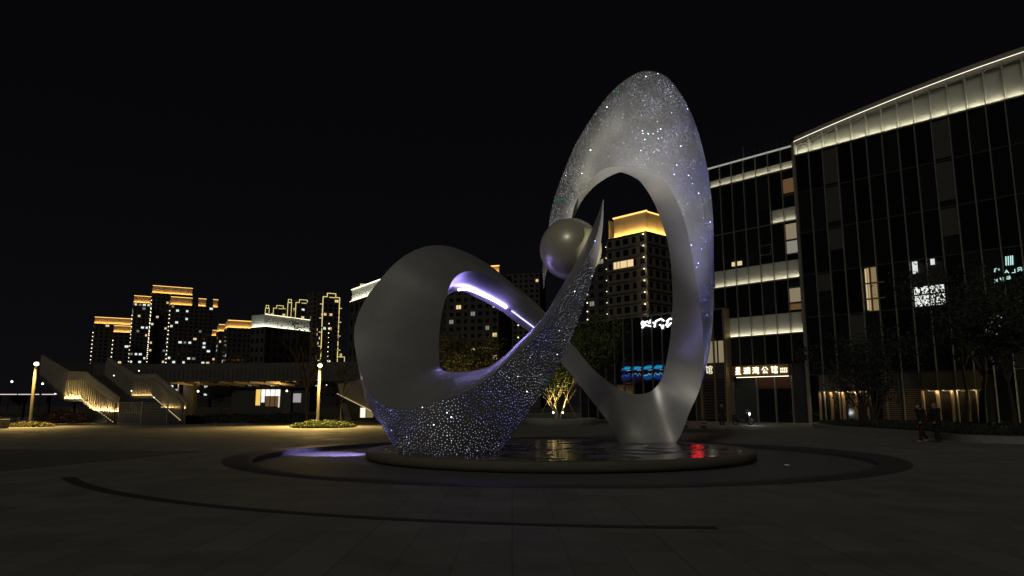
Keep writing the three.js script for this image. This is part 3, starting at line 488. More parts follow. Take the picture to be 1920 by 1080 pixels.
{ // glowing letters laid on the upper right glass as a reflected sign
  const n = thing('reflected_sign', 'pale green mirrored lettering laid on the upper right office glass as a reflected sign', 'sign', FO, FT);
  const tri = (x, y, k, s) => ({ A: [[0, 0, 0.5, 1], [0.5, 1, 1, 0], [0.25, 0.4, 0.75, 0.4]], R: [[0, 0, 0, 1], [0, 1, 0.8, 0.95], [0.8, 0.95, 0.8, 0.55], [0.8, 0.55, 0, 0.5], [0.35, 0.5, 0.9, 0]], U: [[0, 1, 0, 0.1], [0, 0.1, 0.9, 0.1], [0.9, 0.1, 0.9, 1]], L: [[0, 1, 0, 0], [0, 0, 0.8, 0]], B: [[0, 0, 0, 1], [0, 1, 0.8, 0.8], [0.8, 0.8, 0, 0.5], [0, 0.5, 0.9, 0.25], [0.9, 0.25, 0, 0]], K: [[0, 0, 0, 1], [0.8, 1, 0, 0.5], [0, 0.5, 0.8, 0]] }[k].map(([a, b, c, d]) => bar(V(x + (1 - a) * s, y + b * s, 0.06), V(x + (1 - c) * s, y + d * s, 0.06), 0.045, 0.04)));
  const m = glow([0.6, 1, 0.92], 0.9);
  'KRB'.split('').forEach((k, i) => part('reflected_letter', merge(tri(15.75 + i * 0.42, 10.85 + i * 0.06, k, 0.26)), m, n));
  'AL'.split('').forEach((k, i) => part('reflected_letter', merge(tri(16.55 + i * 0.4, 11.45, k, 0.26)), m, n));
  'RAB'.split('').forEach((k, i) => part('reflected_letter', merge(tri(17.35 + i * 0.42, 11.5, k, 0.28)), m, n));
  for (const x of [16.7, 16.85, 17.0, 17.12]) part('reflected_letter', bar(V(x, 12.05, 0.06), V(x + 0.04, 12.75, 0.06), 0.07, 0.04), m, n);
  part('reflected_letter', merge([bar(V(15.95, 11.9, 0.06), V(16.2, 11.9, 0.06), 0.06, 0.04), bar(V(15.95, 11.9, 0.06), V(15.9, 11.65, 0.06), 0.06, 0.04), bar(V(16.2, 11.9, 0.06), V(16.2, 11.7, 0.06), 0.06, 0.04)]), m, n);
}

// ---------- apartment towers ----------
const tower = (name, label, [x, z, phi, w, h], o = {}) => {
  const root = thing(name, label, 'tower', [x, 0, z], THREE.MathUtils.degToRad(phi), o.group), dep = o.depth ?? w * 0.7, fh = o.fh ?? 3, R = rng(o.seed ?? 1);
  const cr = o.crown ?? 0, body = h - cr, nf = Math.floor(body / fh), y0 = body - nf * fh;
  part('tower_wall', boxAt(0, w, 0, body, -dep, 0), o.wall ?? M.towerDark, root);
  const faces = [[w, (u, y, d) => [u, y, d], 0], [dep, (u, y, d) => [-d, y, -u], -Math.PI / 2]];
  if (o.rightFace) faces.push([dep, (u, y, d) => [w + d, y, -u], Math.PI / 2]);
  // floor edges and bays
  const slabs = [], dark = [], bay = o.bay ?? 3.4, wh = fh * 0.5;
  const pane = new THREE.BoxGeometry(1, wh, 0.12), frame = new THREE.BoxGeometry(1, 0.1, 0.16);
  for (const [len, at, ry] of faces) {
    const nb = Math.max(1, Math.round(len / bay)), bw = len / nb;
    for (let f = 0; f < nf; f++) for (let b = 0; b < nb; b++) {
      const u = (b + 0.5) * bw, y = y0 + (f + 0.52) * fh, ww = bw * (0.42 + 0.2 * ((b * 7 + 3) % 3) / 2);
      if (y < (o.from ?? 8)) continue;
      const r = R(), on = r < (o.lit ?? 0.06) * 1.4, [px, py, pz] = at(u, y, 0.02);
      const g = pane.clone().applyMatrix4(new THREE.Matrix4().makeScale(ww * (on ? 1.05 : 1), on ? 1.05 : 1, 1)).rotateY(ry === Math.PI / 2 ? ry : ry).translate(px, py, pz);
      if (on && ry !== Math.PI / 2) { const q = R(), wn = new THREE.Group(); wn.name = 'window'; root.add(wn); part('lit_pane', g, q < (o.warm ?? 0.45) ? M.winWarm : q < 0.75 ? M.winWhite : M.winDim, wn); const [mx, my, mz] = at(u, y, 0.12); part('glazing_bar', (ry ? boxAt(mx - 0.05, mx + 0.05, my - wh / 2, my + wh / 2, mz - 0.06, mz + 0.06) : boxAt(mx - 0.06, mx + 0.06, my - wh / 2, my + wh / 2, mz - 0.05, mz + 0.05)), M.dark, wn); }
      else if (o.panes && f >= nf - 18) part('window_pane', g, M.glass, root); else dark.push(g);
    }
    if (o.slabs) for (let f = 0; f <= nf; f++) { const [a, y, b] = at(0, y0 + f * fh, 0); const [c, , d] = at(len, 0, 0.18); part('floor_slab', boxAt(Math.min(a, c) - 0.02, Math.max(a, c) + 0.02, y - 0.16, y + 0.16, Math.min(b, d) - 0.02, Math.max(b, d) + 0.02), M.towerWall, root); }
    else for (let f = 0; f <= nf; f += 1) { const [a, y, b] = at(0, y0 + f * fh, 0); const [c, , d] = at(len, 0, 0.1); slabs.push(boxAt(Math.min(a, c), Math.max(a, c), y - 0.12, y + 0.12, Math.min(b, d), Math.max(b, d))); }
  }
  if (dark.length) stuff(part('dark_windows', merge(dark), M.glass, root));
  if (slabs.length) part('floor_bands', merge(slabs), o.wall ?? M.towerDark, root);
  if (cr) { // lit parapet: panels washed by a strip along their foot
    const col = o.crownColor ?? [1, 0.54, 0.15], pm = o.crownMat ?? M.crown, strip = o.strip ?? M.ledGold, set = 0.5, k = o.crownPower ?? 26;
    const cuts = o.cuts ?? [[0, w]];
    for (const [a, b] of cuts) {
      const n = Math.max(1, Math.round((b - a) / (o.panel ?? 4)));
      for (let i = 0; i < n; i++) part('crown_panel', boxAt(a + ((b - a) * i) / n + 0.04, a + ((b - a) * (i + 1)) / n - 0.04, body + 0.1, h - 0.2, -0.25 - set, -set), pm, root);
      part('led_strip', boxAt(a, b, body + 0.02, body + 0.22, -0.12, 0.08), strip, root);
      part('led_strip', boxAt(a - 0.1, b + 0.1, h - 0.2, h + (o.rimThick ?? 0.15), -set - 0.1, -set + 0.25), strip, root);
      areaLight('crown_light', root, V((a + b) / 2, body + 0.3, 0.1), V(0, 1, -0.55), b - a, 0.4, RGB(...col), k * 0.85);
    }
    const nd = Math.max(1, Math.round(dep / 5));
    for (let i = 0; i < nd; i++) part('crown_panel', boxAt(set, 0.25 + set, body + 0.1, h - 0.2, -set - (dep * (i + 1)) / nd + 0.04, -set - (dep * i) / nd - 0.04), pm, root);
    part('led_strip', boxAt(-0.08, 0.12, body + 0.02, body + 0.22, -dep, 0), strip, root);
    areaLight('crown_light', root, V(-0.1, body + 0.3, -dep / 2), V(0.55, 1, 0), dep, 0.4, RGB(...col), k, V(0, 0, 1));
    if (o.rightFace) { for (let i = 0; i < nd; i++) part('crown_panel', boxAt(w - 0.25 - set, w - set, body + 0.1, h - 0.2, -set - (dep * (i + 1)) / nd + 0.04, -set - (dep * i) / nd - 0.04), pm, root); part('led_strip', boxAt(w - 0.12, w + 0.08, body + 0.02, body + 0.22, -dep, 0), strip, root); part('led_strip', boxAt(w - set - 0.25, w - set + 0.1, h - 0.2, h + 0.15, -dep, -set), strip, root); areaLight('crown_light', root, V(w + 0.1, body + 0.3, -dep / 2), V(-0.55, 1, 0), dep, 0.4, RGB(...col), k, V(0, 0, 1)); }
  }
  for (const [u, a, b, st] of o.dots ?? []) for (let y = a; y < b; y += st ?? fh) { const s = new THREE.SphereGeometry(o.dotR ?? 0.33, 8, 6).translate(u, y + 0.4 * R(), 0.35); part('wall_lamp', s, o.dotMat ?? M.dotLamp, root); }
  for (const [a, b] of o.outline ?? []) part('led_outline', bar(V(...a), V(...b), o.lineW ?? 0.55), M.ledYellow, root);
  return root;
};
const GA = 'gold-crowned towers across the lake';
tower('apartment_tower', 'low wide gold-crowned tower at the left end of the skyline', [-324.1,-560,30,25.31,69.52], { crown: 5, seed: 11, lit: 0.05, dots: [[-0.3, 30, 60], [15, 30, 60]], depth: 16 });
tower('apartment_tower', 'short gold-crowned tower in front of the leftmost low tower', [-297.58,-540,30,11.3,60.67], { crown: 5, seed: 12, lit: 0.04, dots: [[0, 28, 50]], depth: 12 });
tower('apartment_tower', 'narrow gold-crowned tower left of the tallest skyline tower', [-297.46,-565,30,12.03,87.04], { crown: 5.5, seed: 13, lit: 0.12, warm: 0.1, dots: [[-0.4, 35, 74], [12.5, 35, 78]], depth: 14 });
tower('apartment_tower', 'tallest gold-crowned tower of the far left skyline', [-290.92,-580,30,29.77,97.61], { crown: 6, seed: 14, lit: 0.06, dots: [[-0.3, 40, 86], [14, 35, 70]], depth: 14 });
tower('apartment_tower', 'broad gold-crowned tower right of the tallest, its crown lit in three pieces', [-258.91,-545,30,30.57,83.19], { crown: 6, seed: 15, lit: 0.085, warm: 0.15, cuts: [[0, 15], [19.5, 25], [30, 33.6]], dots: [[-0.3, 30, 74]], depth: 14 });
tower('apartment_tower', 'small low block with a little gold crown right of the broad tower', [-248.38,-600,30,4.14,63.23], { crown: 4.5, seed: 16, lit: 0.05, depth: 10 });
tower('apartment_tower', 'dim tower with small gold crown left of the two-step gold roof', [-210.93,-520,30,5.42,59.25], { crown: 5, seed: 17, lit: 0.05, depth: 12 });
tower('apartment_tower', 'wider dim block with gold roof and roof lamps beside the white-banded office', [-169.19,-430,30,13.99,51.83], { crown: 4.5, seed: 18, lit: 0.05, warm: 0.05, depth: 14, bay: 3 });
// yellow-outlined towers
const frameOf = (w, h, drop, z = 0.3) => [[[0, drop, z], [0, h - 2.4, z]], [[0, h - 2.4, z], [2.6, h - 2.4, z]], [[2.6, h - 2.4, z], [2.6, h, z]], [[2.6, h, z], [w - 2.6, h, z]], [[w - 2.6, h, z], [w - 2.6, h - 2.4, z]], [[w - 2.6, h - 2.4, z], [w, h - 2.4, z]], [[w, h - 2.4, z], [w, drop, z]], [[w * 0.38, h - 2.6, z], [w * 0.72, h - 2.6, z]]];
const ticks = (w, h, n, st) => { const o = []; for (let i = 0; i < n; i++) { o.push([[-1.8, h - 7 - i * st, 0.3], [0, h - 7 - i * st, 0.3]], [[w, h - 9 - i * st, 0.3], [w + 1.6, h - 9 - i * st, 0.3]]); } return o; };
const outlined = (label, T, o) => { const [, , , w, h] = T; return tower('apartment_tower', label, T, { lineW: 0.42, lit: 0.05, outline: [...frameOf(w, h + 0.3, h - (o.long ?? 20)), ...ticks(w, h, o.n ?? 2, o.st ?? 12)], ...o }); };
outlined('tall tower outlined in yellow light right of the white-banded office', [-121.15,-460,30,10.76,72.55], { seed: 21, long: 60, n: 6, st: 9, lit: 0.11, dots: [[4.5, 14, 56]], dotR: 0.3, depth: 12 });
outlined('yellow-outlined tower rising behind the right end of the white band', [-168.49,-560,30,11.58,82.92], { seed: 22, long: 30, n: 3, depth: 12 });
outlined('lower yellow-outlined tower rising behind the middle of the white band', [-205.62,-620,30,10.79,86.52], { seed: 23, long: 20, n: 1, depth: 12 });
outlined('thin yellow-outlined stair tower left of the right-hand outlined tower', [-175.36,-562,30,2.87,83.21], { seed: 24, long: 30, n: 0, depth: 6 });
outlined('thin yellow-outlined stair tower left of the middle outlined tower', [-213.21,-622,30,3.12,86.79], { seed: 25, long: 20, n: 0, depth: 6 });
tower('dark_tower', 'unlit dark tower left of the tall yellow-outlined tower', [-130.81,-470,30,7.36,74.8], { seed: 26, lit: 0.01, wall: std([0.09, 0.07, 0.06], 0.9), depth: 14 });
tower('lakeside_office', 'dark office block with a tall white lit parapet across the lake', [-102.43,-300,59,24.74,39.33], { seed: 27, lit: 0.05, warm: 0, crown: 5.5, crownColor: [0.95, 1, 0.85], crownMat: M.whitePanel, strip: M.ledWarm, panel: 1.1, crownPower: 12, depth: 9, fh: 3.8, rimThick: -0.1 });
tower('lakeside_office', 'dark office block with a white lit parapet half behind the left loop', [-42.87,-190,-57,34.72,32.05], { seed: 28, lit: 0.02, crown: 3.6, crownColor: [0.95, 1, 0.82], crownMat: M.whitePanel, strip: M.ledWarm, panel: 0.8, crownPower: 12, depth: 10, fh: 3.8, rimThick: -0.1 });
outlined('yellow-outlined tower top above the half-hidden white parapet', [-91.42,-420,30,17.04,71.76], { seed: 29, long: 12, n: 0, depth: 10 });
outlined('far low yellow-outlined block beside the left loop', [-144.46,-600,30,6.28,43.34], { seed: 30, long: 14, n: 0, depth: 6, from: 2 });
// apartments seen through the left loop and between the loops
tower('apartment_tower', 'dark apartment tower with lit windows seen through the left loop', [-29.62,-300,-20,25.73,58.09], { seed: 41, lit: 0.075, warm: 0.4, crown: 3, depth: 16, from: 4, bay: 3.2, lit: 0.12, slabs: false, wall: M.towerWall });
tower('apartment_tower', 'dark striped apartment tower right of the one seen through the left loop', [-5.96,-420,-15,22.83,77.49], { seed: 42, lit: 0.07, warm: 0.8, depth: 16, wall: M.towerWall, dots: [[10, 40, 60, 7]] });
tower('apartment_tower', 'dark apartment slab just left of the orange-crowned tower', [27.28,-260,-42,8.21,54.12], { seed: 43, lit: 0.05, warm: 0.8, depth: 14, wall: M.towerWall, dots: [[0.2, 8, 50]], dotR: 0.22 });
{
  const T = [25.18,-190,-48,13.42,45.67], [, , , w] = T;
  const t = tower('apartment_tower', 'orange-crowned apartment tower framed by the tall loop', [T[0], T[1], T[2], T[3], T[4] + 5.2], { seed: 44, lit: 0.0, crown: 5.6, crownColor: [1, 0.6, 0.16], crownPower: 42, depth: 14, wall: std([0.15, 0.13, 0.105], 0.9, 0, { map: rep(stoneTex, 0.2) }), slabs: true, panes: true, rightFace: true, bay: 2.9, from: 12, cuts: [[2.4, w]] });
  const body = T[4] - 0.4, nf = Math.floor(body / 3), y0 = body - nf * 3;
  for (let f = nf; f > nf - 12; f--) { const y = y0 + f * 3 - 0.55; part('wall_lamp', new THREE.SphereGeometry(0.16, 10, 8).translate(w - 0.75, y, 0.32), M.dotLamp, t); if (f > nf - 9) pointLight('corner_lamp', t, V(w - 0.75, y, 0.55), RGB(1, 0.8, 0.5), 3.2, 8); part('wall_lamp', new THREE.SphereGeometry(0.11, 8, 6).translate(0.2, y - 1.4, 0.32), M.dotLamp, t); }
  const wn = new THREE.Group(); wn.name = 'window'; t.add(wn); const wy = y0 + (nf - 3) * 3;
  part('lit_pane', boxAt(2.6, w - 4.3, wy + 0.7, wy + 2.5, 0.1, 0.16), M.winWarm, wn);
  part('glazing_bar', merge([0.18, 0.34, 0.7].map((k) => boxAt(2.6 + k * (w - 6.9) - 0.07, 2.6 + k * (w - 6.9) + 0.07, wy + 0.7, wy + 2.5, 0.16, 0.24))), M.dark, wn);
}

// ---------- elevated walkway with its stairs ----------
const walkway = thing('elevated_walkway', 'pale elevated walkway with solid parapets crossing behind the plaza on the left', 'footbridge');
{
  const o = walkway, pale = std([0.075, 0.071, 0.063], 0.8, 0, { map: rep(stoneTex, 0.3) }), soffit = std([0.26, 0.2, 0.12], 0.8);
  // deck along a gentle bend, from the stair head to behind the left loop
  const near = [V(-48.61,5.32,-78), V(-45.9,5.01,-80), V(-39.05,4.75,-81), V(-29.78,4.31,-80), V(-20.48,3.85,-78), V(-14.95,3.46,-76)];
  for (let i = 0; i + 1 < near.length; i++) {
    const a = near[i].clone(), b = near[i + 1].clone(); a.y = b.y = 0;
    const n = b.clone().sub(a).cross(Y).normalize(); if (n.z > 0) n.negate(); // away from the viewer
    const q = (p, out, y) => p.clone().addScaledVector(n, out).setY(y), j = 0.02;
    const y0 = 4.28, y1 = 4.75;
    part('deck', slab8([q(a, 0, y0), q(b, 0, y0), q(b, 7, y0 - 0.25), q(a, 7, y0 - 0.25), q(a, 0, y1), q(b, 0, y1), q(b, 7, y1), q(a, 7, y1)]), soffit, o);
    for (const out of [-0.1, 6.9]) {
      part('parapet', slab8([q(a, out - 0.1, y0 - 0.12), q(b, out - 0.1, y0 - 0.12), q(b, out + 0.1, y0 - 0.12), q(a, out + 0.1, y0 - 0.12), q(a, out - 0.1, 6.15), q(b, out - 0.1, 6.15), q(b, out + 0.1, 6.15), q(a, out + 0.1, 6.15)]), pale, o);
    }
    const L = a.distanceTo(b), k = Math.floor(L / 1.6), d = b.clone().sub(a).normalize();
    for (let r = 0; r < k; r++) { const p = a.clone().addScaledVector(d, (r + 0.5) * (L / k)); part('soffit_rib', bar(q(p, 0.3, 4.16), q(p, 6.6, 3.94), 0.22, 0.24), soffit, o); }
    const kb = Math.floor(L / 0.5); const fins = []; for (let r = 0; r < kb; r++) { const p = a.clone().addScaledVector(d, (r + 0.5) * (L / kb)); fins.push(bar(q(p, -0.24, 4.4), q(p, -0.24, 5.5), 0.05, 0.05)); }
    part('parapet_fins', merge(fins), pale, o).userData.kind = 'stuff';
  }
  part('bridge_pier', boxAt(-0.65, 0.65, -1.2, 4.1, -1.2, 0).translate(-38.09,0,-124.31).translate(0, 0, 0), pale, o);
  part('bridge_pier', boxAt(-0.6, 0.6, -1.2, 4.1, -1.2, 0).translate(-38, 0, -86), pale, o);
  pointLight('underbridge_lamp_light', null, V(-25.2, 3.2, -82), RGB(1, 0.68, 0.26), 28, 8);
  part('underbridge_lamp', new THREE.SphereGeometry(0.1, 8, 6).translate(-25.2, 3.2, -82), M.lampHead, o);
  pointLight('underbridge_lamp_light', null, V(-36, 3.2, -84), RGB(1, 0.68, 0.26), 9, 8);
  part('underbridge_lamp', new THREE.SphereGeometry(0.1, 8, 6).translate(-36, 3.2, -84), M.lampHead, o);
}
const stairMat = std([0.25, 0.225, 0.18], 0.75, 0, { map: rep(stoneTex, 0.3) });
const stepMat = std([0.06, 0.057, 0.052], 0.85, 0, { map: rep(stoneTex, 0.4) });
const finLamp = glow([1, 0.76, 0.36], 1.1);
function parapet(root, pts, heights, th, out, finSide, name = 'stair_parapet') { // pts: plan points with level y; out: direction of the outer face
  for (let i = 0; i + 1 < pts.length; i++) {
    const a = pts[i], b = pts[i + 1], ha = heights[i], hb = heights[i + 1], n = b.clone().sub(a).setY(0).normalize().cross(Y).normalize(); if (n.dot(out) < 0) n.negate();
    const q = (p, k, y) => V(p.x + n.x * k, y, p.z + n.z * k);
    part(name, slab8([q(a, 0, a.y - 0.12), q(b, 0, b.y - 0.12), q(b, -th, b.y - 0.12), q(a, -th, a.y - 0.12), q(a, 0, a.y + ha), q(b, 0, b.y + hb), q(b, -th, b.y + hb), q(a, -th, a.y + ha)]), stairMat, root);
    const L = Math.hypot(b.x - a.x, b.z - a.z), nf = Math.max(2, Math.round(L / 0.33));
    for (const f of finSide) {
      if (f.seg && !f.seg.includes(i)) continue;
      const k = 0.1, lf = f.lift ?? -0.03;
      for (let r = 0; r < nf; r++) { const t = (r + 0.5) / nf, p = a.clone().lerp(b, t); part('fin', bar(q(p, k, p.y + lf), q(p, k, p.y + lf + 0.2 + ha * 0.62), 0.07, 0.16), stairMat, root);
        if (f.lit) part('fin_lamp', box(0.07, 0.05, 0.07).translate(...q(p, k * 1.9, p.y + lf + 0.02).toArray()), f.lamp ?? finLamp, root); }
      if (f.lit) { const A = q(a, k * 2.1, a.y + lf - 0.02), B = q(b, k * 2.1, b.y + lf - 0.02), m = A.clone().lerp(B, 0.5), al = B.clone().sub(A), up = Y.clone().multiplyScalar(1).addScaledVector(n, -0.25); areaLight('fin_light', null, m, up, al.length(), 0.08, RGB(1, 0.72, 0.3), f.lit, al.normalize()); }
    }
  }
}
{
  const st = thing('plaza_stairs', 'wide plaza stairs with lit finned parapets and a closed gate at the left', 'stairs');
  const Lp = [V(-34.41,0,-64.06), V(-39.05,2.27,-66.8), V(-41.38,2.33,-68), V(-48.57,4.85,-75)]; Lp[0].y = 0.14; Lp[1].y = Lp[2].y = 2.25; Lp[3].y = 4.75;
  const Rp = [V(-27.78,0,-62.28), V(-33.76,2.29,-69), V(-36.65,2.31,-71), V(-43.39,4.98,-78)]; Rp[0].y = 0.02; Rp[1].y = Rp[2].y = 2.25; Rp[3].y = 4.75;
  parapet(st, Lp, [2.2, 2.4, 2.5, 2.0], 0.18, V(-0.4, 0, 1), [{ seg: [0, 1], lit: 420 }]);
  parapet(st, Rp, [2.1, 2.3, 2.3, 1.9], 0.18, V(-0.4, 0, 1), [{ seg: [0, 1], lit: 60, lift: 0.3 }, { seg: [2] }]);
  for (let f = 0; f < 3; f++) {
    const n = [14, 1, 16][f];
    for (let k = 0; k < n; k++) {
      const t0 = k / n, t1 = (k + 1) / n, c = (p, t) => p[f].clone().lerp(p[f + 1], t);
      const a = c(Lp, t0), b = c(Rp, t0), d = c(Lp, t1), e = c(Rp, t1), y1 = f === 1 ? 2.25 : c(Lp, t1).y, y0 = y1 - (f === 1 ? 0.3 : 0.45);
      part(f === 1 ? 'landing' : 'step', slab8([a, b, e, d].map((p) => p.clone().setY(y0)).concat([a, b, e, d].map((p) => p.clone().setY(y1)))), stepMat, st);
    }
  }
  // barrier gate across the foot: barred leaf and meshed leaf
  const g = new THREE.Group(); g.name = 'barrier_gate'; st.add(g);
  const A = V(-32.37,0,-60.61), B = V(-28.39,0,-60.61), at = (t, y) => A.clone().lerp(B, t).setY(y);
  for (const t of [0, 0.47, 1]) part('gate_post', bar(at(t, 0), at(t, 1.95), 0.08), M.steel, g);
  for (const y of [0.12, 1.0, 1.82]) part('gate_rail', bar(at(0, y), at(0.47, y), 0.05), M.steel, g);
  for (let k = 1; k < 13; k++) part('gate_bar', bar(at((0.47 * k) / 13, 0.12), at((0.47 * k) / 13, 1.82), 0.04), M.steel, g);
  for (let k = 0; k <= 8; k++) part('gate_wire', bar(at(0.48, 0.12 + (1.7 * k) / 8), at(1, 0.12 + (1.7 * k) / 8), 0.02), M.steel, g);
  for (let k = 1; k < 14; k++) part('gate_wire', bar(at(0.48 + (0.52 * k) / 14, 0.12), at(0.48 + (0.52 * k) / 14, 1.82), 0.02), M.steel, g);
  for (const [px, py, d] of [[203, 704, 73], [239, 733, 70], [283, 745, 68.5], [323, 782, 65.5], [250, 695, 76]]) part('step_lamp', new THREE.SphereGeometry(0.055, 8, 6).translate(...[[px, py, d]].map(([x, y, z]) => [((x - 960) * z) / 1388, 1.6 + ((760 - y) * z) / 1390, -z])[0]), M.dotWhite, st);
}
{ // the second stair, coming down towards the plaza behind the left loop
  const st = thing('ramp_stairs', 'pale solid-sided stairs descending behind the left foot of the sculpture', 'stairs');
  const p = [V(-17.08,2.63,-72), V(-8.66,-0.37,-60)]; p[0].y = 2.75; p[1].y = 0.1;
  const w = V(2.2, 0, -4.6);
  const top0 = V(-16.51,3.91,-73), q = (a, dy, off = 0) => a.clone().add(w.clone().multiplyScalar(off)).setY(a.y + dy);
  for (const off of [0, 1]) part('stair_parapet', slab8([q(p[0], -0.05, off), q(p[1], -0.3, off), q(p[1], -0.3, off + 0.04), q(p[0], -0.05, off + 0.04), q(p[0], 0.95, off), q(p[1], 2.9, off), q(p[1], 2.9, off + 0.04), q(p[0], 0.95, off + 0.04)]), stairMat, st);
  part('upper_parapet', slab8([q(p[0], 0.95, 0), q(p[1], 2.9, 0), q(p[1], 2.9, 0.04), q(p[0], 0.95, 0.04), V(-12.9,3.95,-68), V(-7.46,4.63,-60), V(-7.5,4.65,-60.3), V(-12.96,3.96,-68.3)]), stairMat, st);
  part('edge_led_strip', bar(q(p[0], -0.02, -0.03), q(p[1], -0.27, -0.03), 0.05), glow([1, 0.75, 0.35], 0.7), st);
  for (let k = 0; k < 14; k++) { const a = p[0].clone().lerp(p[1], k / 14), b = p[0].clone().lerp(p[1], (k + 1) / 14); part('step', slab8([q(a, -0.3, 0.04), q(b, -0.1, 0.04), q(b, -0.1, 1), q(a, -0.3, 1), a.clone().add(w.clone().multiplyScalar(0.04)).setY(a.y), b.clone().add(w.clone().multiplyScalar(0.04)).setY(a.y), b.clone().add(w).setY(a.y), a.clone().add(w).setY(a.y)]), stairMat, st); }
  part('support_leg', slab8([V(-15.06,-0.07,-67), V(-14.48,-0.07,-67), V(-14.7,-0.1,-68), V(-15.29,-0.1,-68), V(-15.57,1.74,-67), V(-15.08,1.74,-67), V(-15.31,1.75,-68), V(-15.8,1.75,-68)]), stairMat, st);
  areaLight('edge_light', null, p[0].clone().lerp(p[1], 0.45).add(V(-0.3, -0.2, 0.3)), V(0.15, 1, -0.5), 8, 0.06, RGB(1, 0.75, 0.35), 1.6, p[1].clone().sub(p[0]).normalize());
}
// ---------- lit shop fronts across the water ----------
{
  const s = thing('lakeside_shop', 'small lit shop with white and gold windows under the walkway across the water', 'shop', [-53.35,1.6,-150]);
  s.position.y = 0;
  part('shop_wall', boxAt(-4, 12, 0.3, 5.2, -6, 0), M.towerDark, s); part('roof', boxAt(-4.5, 12.5, 5.2, 5.5, -6.5, 0.8), M.towerDark, s);
  part('lit_window', boxAt(2.1, 5.9, 3.5, 4.8, 0, 0.1), glow([1, 0.97, 0.85], 1.3), s); part('lit_window', boxAt(2.1, 2.9, 2.2, 3.5, 0, 0.1), M.winWhite, s);
  part('lit_window', boxAt(5.6, 5.9, 1.2, 3.5, 0, 0.1), glow([1, 0.9, 0.6], 0.7), s); part('lit_window', boxAt(3, 5.5, 1.4, 3.4, 0, 0.1), M.winBrown, s);
  part('lit_window', boxAt(1.0, 1.9, 1.6, 4.8, 0, 0.1), glow([1, 0.66, 0.15], 0.9), s); part('lit_window', boxAt(8.6, 10.2, 2.2, 4.0, 0, 0.1), glow([0.95, 0.9, 0.95], 0.35), s);
  part('glazing_bar', merge([2.9, 3.9, 4.9].map((x) => boxAt(x - 0.05, x + 0.05, 1.2, 4.8, 0.1, 0.2))), M.dark, s);
  const k = thing('waterside_kiosk', 'low lit kiosk window glimpsed beneath the descending stairs by the sculpture foot', 'kiosk', [-17.95,-1.02,-92]);
  k.position.y = -0.4;
  part('kiosk_wall', boxAt(-3, 3.4, 0, 2.2, -3, 0), M.towerDark, k); part('roof', boxAt(-3.3, 3.7, 2.2, 2.35, -3.2, 0.4), M.towerDark, k);
  part('lit_window', boxAt(-1.0, -0.35, 0.5, 1.7, 0, 0.08), glow([1, 0.95, 0.75], 1.1), k); part('lit_window', boxAt(-0.25, 0.6, 0.5, 1.7, 0, 0.08), glow([0.8, 0.6, 0.3], 0.25), k); part('lit_window', boxAt(0.9, 1.3, 1.0, 1.5, 0, 0.08), glow([1, 0.7, 0.35], 0.7), k);
  part('window_frame', merge([boxAt(-0.35, -0.25, 0.4, 1.8, 0, 0.12), boxAt(-1.1, 1.4, 0.38, 0.48, 0, 0.12)]), M.dark, k);
}
{ // far quay with a continuous light line, and its lamps
  const q = thing('lit_pier', 'long low pier across the lake with a thin pinkish light line at far left', 'pier', [-165.7,5.23,-230]); q.position.y = 0;
  part('pier_deck', boxAt(-40, 27, 4.6, 5.2, -5, 0), M.dark, q); for (let x = -38; x < 27; x += 8) part('pier_column', boxAt(x, x + 0.7, -1.3, 4.6, -4, -3), M.dark, q);
  for (const [a, b] of [[-40, 1.5], [2.2, 10.4], [10.8, 17.4], [18.2, 26.6]]) part('led_strip', boxAt(a, b, 4.88, 5.12, 0.02, 0.1), glow([1, 0.82, 0.78], 0.9), q);
  const pl = thing('quay_lamp', 'leftmost tiny white lamp across the lake', 'street lamp', [-164.69,8.51,-240], 0, 'small lamps across the lake'); pl.position.y = 0.3;
  part('pole', new THREE.CylinderGeometry(0.08, 0.12, 9.2, 8).translate(0, 4.6, 0), M.dark, pl); part('arm', boxAt(-0.1, 0.8, 9.1, 9.2, -0.06, 0.06), M.dark, pl); part('lamp_head', new THREE.SphereGeometry(0.34, 10, 8).translate(0.5, 9, 0), glow([1, 0.97, 0.9], 3), pl);
  for (const [x, y, z, l] of [[-154.54,8.51,-240, 'tiny white lamp across the lake just right of the left lamp post'], [-159.36,8.94,-255, 'lowest tiny white lamp beside the stairs across the lake']]) { const c = pl.clone(); c.name = numbered('quay_lamp'); c.position.set(x, l.startsWith('lowest') ? -3.4 : -0.4, z); c.userData = { ...pl.userData, label: l }; scene.add(c); }
}
// ---------- plaza lamps ----------
const lampPost = (label, x, z, h, power) => {
  const t = thing('plaza_lamp', label, 'street lamp', [x, 0, z], 0, 'column lamps on the plaza edge');
  part('base', new THREE.CylinderGeometry(0.2, 0.22, 0.08, 20).translate(0, 0.04, 0), M.dark, t);
  part('post', new THREE.LatheGeometry([[0, 0.08], [0.13, 0.08], [0.125, h * 0.6], [0.12, h - 0.42], [0.05, h - 0.4]].map(([a, b]) => new THREE.Vector2(a, b)), 20), std([0.13, 0.115, 0.09], 0.6), t);
  part('lamp_head', new THREE.SphereGeometry(0.17, 16, 12).scale(1, 0.8, 1).translate(0, h - 0.2, 0), M.lampHead, t);
  part('cap', new THREE.CylinderGeometry(0.24, 0.2, 0.05, 20).translate(0, h - 0.02, 0), M.dark, t);
  pointLight('lamp_light', t, V(0, h - 0.25, 0.6), RGB(1, 0.66, 0.2), power, 9, { angle: 1.2, soft: 0.75, at: V(0, 0, 2.2) });
  areaLight('post_light', t, V(0, h - 0.36, 0.26), V(0, -1, -0.12), 0.3, 0.06, RGB(1, 0.8, 0.42), 14);
  return t;
};
const on = (p, y = 0) => [p[0], y, p[2]];
